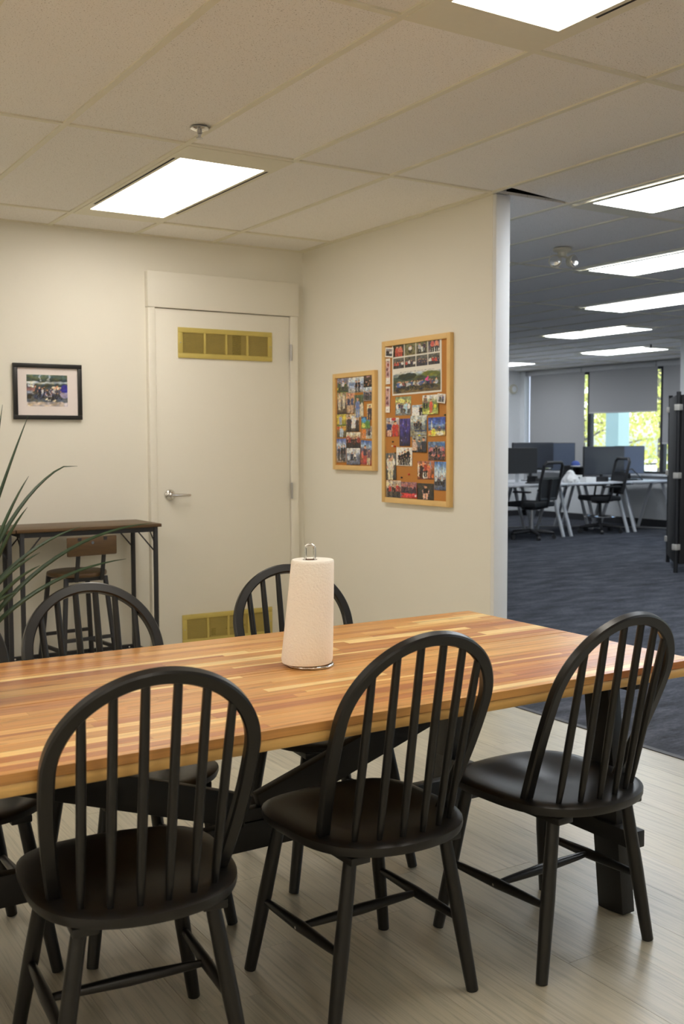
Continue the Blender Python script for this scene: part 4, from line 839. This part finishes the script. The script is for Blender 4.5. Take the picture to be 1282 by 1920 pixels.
# monitors
def monitor(x, y, rz, w, h, zc, label, arm=False, scr=None, deskz=.74):
    t = thing('monitor', label, 'monitor', (x, y, deskz), rz, 'office monitors')
    MB().cbox(-w/2, w/2, -.018, .012, zc-h/2-deskz, zc+h/2-deskz, .006).build('monitor_shell', MONB, t)
    MB().box(-w/2+.008, w/2-.008, -.0195, -.0182, zc-h/2-deskz+.008, zc+h/2-deskz-.008).build('screen', scr or MONB, t, smooth=False)
    MB().cbox(-w*.2, w*.2, .012, .035, zc-h*.2-deskz, zc+h*.2-deskz, .006).build('back_housing', PLBLK, t)
    MB().bar((0, .045, .01), (0, .045, zc-deskz), .05, .018, (0, 1, 0), .003).build('stand_post', PLBLK if arm else LEGW, t)
    MB().cbox(-.12, .12, -.06, .12, .0, .012, .004).build('stand_base', PLBLK if arm else LEGW, t)
monitor(6.52, 7.0, -.12, .60, .36, 1.055, 'black monitor seen straight on beside the board wall', False)
monitor(7.34, 7.62, .0, .80, .38, 1.115, 'wide dark monitor behind the black one by the far desk row', True, SCREENB)
monitor(7.93, 7.60, -.62, .36, .42, 1.09, 'narrow monitor with painted window reflection, angled to the light, left pair', True, mat('dull_window_reflection', (.10, .125, .18), .25))  # bluish window reflection is painted into the screen colour
monitor(8.27, 7.1, -.05, .80, .42, 1.035, 'wide dark monitor in front of the half-raised blind', True, SCREENB)
monitor(8.86, 7.14, -.70, .44, .42, 1.04, 'monitor with painted pale window reflection, angled toward the window, right pair', True, mat('pale_window_reflection', (.16, .20, .29), .25))  # screen colour carries the reflected window light
# small things on the desks
def on_desk(name, label, cat, mb, m, x, y, z=.74, rz=0, extra=()):
    t = thing(name, label, cat, (x, y, z), rz); mb.build('body', m, t)
    for nm, b_, mm in extra: b_.build(nm, mm, t)
    return t
bag = MB(); nz = noise2(4); prof = [(.095, 0), (.115, .02), (.112, .05), (.095, .085), (.075, .11), (.06, .13), (.05, .15), (.03, .17), (.008, .18)]
bag.lathe(prof, n=26); bag.v = [(x*(1+.5*(nz(x*90+z*40, y*90+3)-.5)), y*(1+.5*(nz(y*80+z*30, x*80)-.5)), z) for x, y, z in bag.v]
on_desk('plastic_bag', 'crumpled white plastic bag on the office desk between the two chairs', 'bag', bag, TOWELW, 7.27, 6.76)
on_desk('tissue_box', 'low white box beside the crumpled white bag', 'box', MB().cbox(-.11, .11, -.06, .06, 0, .075, .004), TOWELW, 7.57, 6.72, rz=.1)
on_desk('desk_organizer', 'dark open desk tray stand between the monitor pairs', 'organizer', MB().cbox(-.12, .12, -.09, .09, 0, .02, .003).cbox(-.12, .12, .07, .09, .02, .23, .003).cbox(-.12, -.105, -.09, .07, .02, .21, .003).cbox(.105, .12, -.09, .07, .02, .21, .003), PLBLK, 7.72, 7.15, extra=[('shelf', MB().box(-.105, .105, -.09, .07, .20, .215), PLBLK), ('paper_stack', MB().box(-.09, .09, -.08, .06, .06, .09), TOWELW)])
on_desk('cap', 'blue and white ball-shaped cap on top of the dark desk tray', 'cap', MB().lathe([(.06, 0), (.065, .03), (.055, .06), (.03, .08), (.005, .085)], n=24), mat('blue_cloth', s(70, 90, 160), .8), 7.72, 7.12, .9555, extra=[('brim', MB().lathe([(.068, .0), (.07, .008), (.062, .012)], n=24), TOWELW)])
on_desk('docking_box', 'flat black box under the wide dark monitor', 'box', MB().cbox(-.16, .16, -.06, .06, 0, .07, .004), PLBLK, 7.84, 6.80)
on_desk('laptop_stand', 'black folding laptop stand at the window end of the near desk row', 'laptop stand', MB().bar((-.16, -.08, .006), (.16, -.08, .006), .02, .012).bar((.16, -.08, .01), (.09, .07, .17), .026, .012).bar((-.16, -.08, .01), (-.2, .07, .12), .026, .012), PLBLK, 8.66, 6.92, extra=[('laptop_rest', MB().bar((-.2, .07, .12), (.09, .07, .165), .03, .012), PLBLK)])
on_desk('keyboard', 'flat black keyboard in front of the black monitor', 'keyboard', MB().cbox(-.2, .2, -.06, .06, 0, .018, .003), PLBLK, 6.75, 6.84)
on_desk('desk_phone', 'black desk phone behind the headrest chair', 'phone', MB().cbox(-.09, .09, -.09, .09, 0, .06, .008), PLBLK, 6.93, 7.1, extra=[('handset', MB().cbox(-.085, -.04, -.09, .09, .061, .095, .008), PLBLK)])
on_desk('mug', 'small white mug beside the board wall on the office desk', 'mug', MB().lathe([(.035, 0), (.04, .01), (.04, .095), (.036, .095), (.034, .02)], n=20), TOWELW, 6.27, 7.10, extra=[('handle', MB().tube([(.04, 0, .08), (.065, 0, .07), (.065, 0, .035), (.04, 0, .02)], .006, 8), TOWELW)])

# office chairs
def office_chair(x, y, rz, label, ring, headrest, seat=.50):
    t = thing('office_chair', label, 'chair', (x, y, 0), rz, 'black mesh office chairs')
    mb = MB().cbox(-.24, .24, -.22, .25, seat-.05, seat+.02, .025); mb.build('seat', MESHB, t)
    MB().cbox(-.10, .10, -.10, .10, seat-.09, seat-.0505, .01).build('tilt_housing', PLBLK, t)
    b0, b1 = seat+.06, seat+.55
    def by(z): return -.235-.10*((z-b0)/.5)**1.3-.02
    P = [(-.19, by(b0), b0), (-.22, by(b0+.2), b0+.2), (-.215, by(b1-.04), b1-.04), (-.17, by(b1), b1), (.17, by(b1), b1), (.215, by(b1-.04), b1-.04), (.22, by(b0+.2), b0+.2), (.19, by(b0), b0), (-.19, by(b0), b0)]
    MB().tube(P, .021, 10).build('back_frame', PLBLK, t)
    lo = MB(); lo.add([(-.19, by(b0), b0), (.19, by(b0), b0), (.22, by(b0+.2), b0+.2), (.217, by(b0+.27), b0+.27), (-.217, by(b0+.27), b0+.27), (-.22, by(b0+.2), b0+.2)], [(0, 1, 2, 5), (5, 2, 3, 4)])
    lo.build('back_mesh', MESHB, t)
    up = MB(); up.add([(-.217, by(b0+.27), b0+.27), (.217, by(b0+.27), b0+.27), (.2, by(b1), b1-.01), (-.2, by(b1), b1-.01)], [(0, 1, 2, 3)]); up.build('upper_mesh', NET, t)
    MB().bar((-.217, by(b0+.28), b0+.28), (.217, by(b0+.28), b0+.28), .014, .03).build('lumbar_bar', PLBLK, t)
    MB().tube([(0, -.05, seat-.07), (0, -.25, seat-.04), (0, by(b0)-.02, b0), (0, by(b0+.27)-.02, b0+.27)], .02, 10).build('spine', PLBLK, t)
    if headrest:
        hr = MB().cbox(-.14, .14, by(b1)-.03, by(b1)+.02, b1+.03, b1+.13, .02).build('headrest', MESHB, t)
        MB().tube([(0, by(b1), b1-.02), (0, by(b1)-.01, b1+.06)], .012, 8).build('headrest_stem', PLBLK, hr)
    for sx in (-1, 1):
        a = MB().tube([(sx*.20, -.02, seat-.055), (sx*.27, -.02, seat-.04), (sx*.285, -.05, seat+.07), (sx*.285, -.06, seat+.145)], .015, 10).build('armrest', PLBLK, t)
        MB().cbox(sx*.285-.04, sx*.285+.04, -.17, .09, seat+.145, seat+.17, .01).build('arm_pad', PLBLK, a)
    MB().tube([(0, 0, .10), (0, 0, seat-.0905)], [.028, .022], 14).build('gas_column', STEEL if not ring else PLBLK, t)
    for k in range(5):
        a = 2*PI*k/5+.3; e = (math.cos(a)*.30, math.sin(a)*.30, .085)
        l = MB().tube([(0, 0, .115), e], [.03, .018], 10).build('base_spoke', PLBLK, t)
        MB().tube([(e[0]-math.sin(a)*.022, e[1]+math.cos(a)*.022, .031), (e[0]+math.sin(a)*.022, e[1]-math.cos(a)*.022, .031)], .030, 14).tube([(e[0], e[1], .05), (e[0], e[1], .09)], .008, 8).build('caster', PLBLK, l)
    if ring:
        rp_ = [(math.cos(2*PI*i/32)*.215, math.sin(2*PI*i/32)*.215, .235) for i in range(33)]
        fr_ = MB().tube(rp_, .011, 8, False).build('foot_ring', CHROME, t)
        for k in range(3):
            a = 2*PI*k/3; MB().tube([(math.cos(a)*.02, math.sin(a)*.02, .235), (math.cos(a)*.21, math.sin(a)*.21, .235)], .007, 8).build('ring_spoke', CHROME, fr_)
office_chair(6.42, 6.62, .22, 'black mesh office chair with back to the camera, tucked at the left desk', False, False, .49)
office_chair(7.90, 6.80, 1.2, 'black mesh drafting chair with chrome foot ring, turned sideways at the middle desk', True, False, .52)
cb = MB().tube([(7.2, 8.2, .012), (7.9, 7.95, .012), (8.34, 7.70, .012), (8.7, 7.32, .012), (9.0, 7.05, .012), (9.30, 6.5, .012), (9.32, 5.9, .012)], .009, 8).build('power_cable', mat('grey_cable', (.30, .30, .30), .6)); tag(cb, 'grey power cable lying on the carpet below the window desks', 'cable')
fb = MB().cbox(-.25, .25, -.2, .2, 0, .16, .01).build('storage_case', PLBLK, loc=(6.40, 7.78, .0025)); tag(fb, 'dark low case on the carpet below the far desks', 'case')

# folding screen at the right edge
fs_ = thing('folding_screen', 'tall charcoal fabric folding screen at the right edge, before the windows', 'screen', (5.10, 3.05, 0))
P = [(.66, .665), (0, 0), (.78, -.27), (.3, -1.1)]
for k in range(3):
    a, b = Vector((*P[k], 0)), Vector((*P[k+1], 0)); d = (b-a).normalized(); a2, b2 = a+d*.03, b-d*.03
    zt = 1.785
    pn = MB().bar((a2.x, a2.y, (zt+.09)/2), (b2.x, b2.y, (zt+.09)/2), .03, zt-.09, (0, 0, 1), .004).build('panel', FABRIC, fs_)
    if k == 1: hp_ = (0, 0)
    MB().tube([(P[k][0], P[k][1], .0), (P[k][0], P[k][1], zt+.03)], .022, 12).build('hinge_post', PLBLK, fs_)
    for zc in (.26, .98, 1.66):
        MB().cbox(P[k][0]-.03, P[k][0]+.03, P[k][1]-.03, P[k][1]+.03, zc-.03, zc+.03, .004).build('hinge_clip', CLIP, fs_)

# ------------------------------------------------------------------ outside the windows
gd = sbuild(MB().box(9.57, 60, -30, 70, -.3, -.15), 'ground', GROUND)
sbuild(MB().box(11.85, 12.15, 10.18, 10.50, -.15, 4.5), 'pillar_outside', PILLAR)
def tree(x, y, hgt, label, seed, n=2600, spread=1.7, zlo=.2):
    rr = random.Random(seed); t = thing('tree', label, 'tree', (x, y, -.15), group='yellow-green trees outside the windows')
    tk = MB().tube([(0, 0, 0), (.05, .03, hgt*.4), (-.05, .1, hgt*.8)], [.10, .07, .03], 8); tk.build('trunk', BARK, t)
    ends = []
    for k in range(11):
        a = rr.uniform(0, 2*PI); z = hgt*rr.uniform(.12, .7); L = rr.uniform(.7, 1)*spread
        p = Vector((0, 0, z)); e = Vector((math.cos(a)*L, math.sin(a)*L, z+rr.uniform(.0, .9))); m1 = p.lerp(e, .5)+Vector((0, 0, rr.uniform(-.15, .25)))
        MB().tube([p, m1, e], [.035, .022, .008], 6).build('branch', BARK, t); ends += [m1, e, p.lerp(e, .75), e+Vector((rr.uniform(-.3, .3), rr.uniform(-.3, .3), rr.uniform(-.3, .3)))]
    m = MB()
    for k in range(n):
        c = rr.choice(ends)+Vector((rr.gauss(0, .34), rr.gauss(0, .34), rr.gauss(0, .24)))
        if c.z < zlo: c.z = zlo+rr.random()*.3
        d = Vector((rr.gauss(0, 1), rr.gauss(0, 1), rr.gauss(0, 1))).normalized(); x_ = d.orthogonal().normalized(); y_ = d.cross(x_); q_ = rr.uniform(.04, .085)
        m.add([c-x_*q_, c+y_*q_*.6, c+x_*q_, c-y_*q_*.6], [(0, 1, 2, 3)])
    o = m.build('foliage', FOLI, t, smooth=False); o['kind'] = 'stuff'
for k, (x, y, hgt, lb) in enumerate([(14.7, 10.3, 4.2, 'yellow-green tree outside, right of the pale column'), (15.0, 14.3, 4.4, 'yellow-green tree outside, left of the pale column'), (18.8, 15.2, 5.2, 'taller yellow tree farther outside behind the column'),
                                     (18.6, 11.2, 4.6, 'yellow-green tree outside, seen past the lowered right blind'), (18.0, 19.4, 5.0, 'yellow tree outside near the fully lowered blind')]):
    tree(x, y, hgt, lb, 100+k)
cr_ = thing('parked_car', 'pale car parked outside beyond the trees', 'car', (23.4, 17.2, -.15), .9)
body = MB().sweep([(-2.1, 0, .5), (-2.1, 0, .5001)], [(0, 0), (0, .01), (.01, .01)], (0, 1, 0)); body = MB()
sec = [(-2.15, .35), (-2.2, .75), (-1.9, .95), (-1.0, 1.0), (-.55, 1.42), (.75, 1.45), (1.45, 1.0), (2.1, .92), (2.2, .6), (2.15, .35)]
body.add([(x, -.85, z) for x, z in sec]+[(x, .85, z) for x, z in sec], [tuple(range(len(sec))), tuple(range(2*len(sec)-1, len(sec)-1, -1))]+[(i, (i+1) % len(sec), len(sec)+(i+1) % len(sec), len(sec)+i) for i in range(len(sec))])
body.build('car_body', mat('pale_car_paint', (.7, .72, .75), .3), cr_, smooth=False)
for sy in (-1, 1):
    MB().add([(-.95, sy*.853, 1.02), (-.5, sy*.853, 1.37), (.68, sy*.853, 1.39), (1.25, sy*.853, 1.02)], [(0, 1, 2, 3)]).build('car_window', PLBLK, cr_, smooth=False)
    for sx in (-1.35, 1.35): MB().tube([(sx, sy*.72, .32), (sx, sy*.87, .32)], .32, 20).build('wheel', PLBLK, cr_)
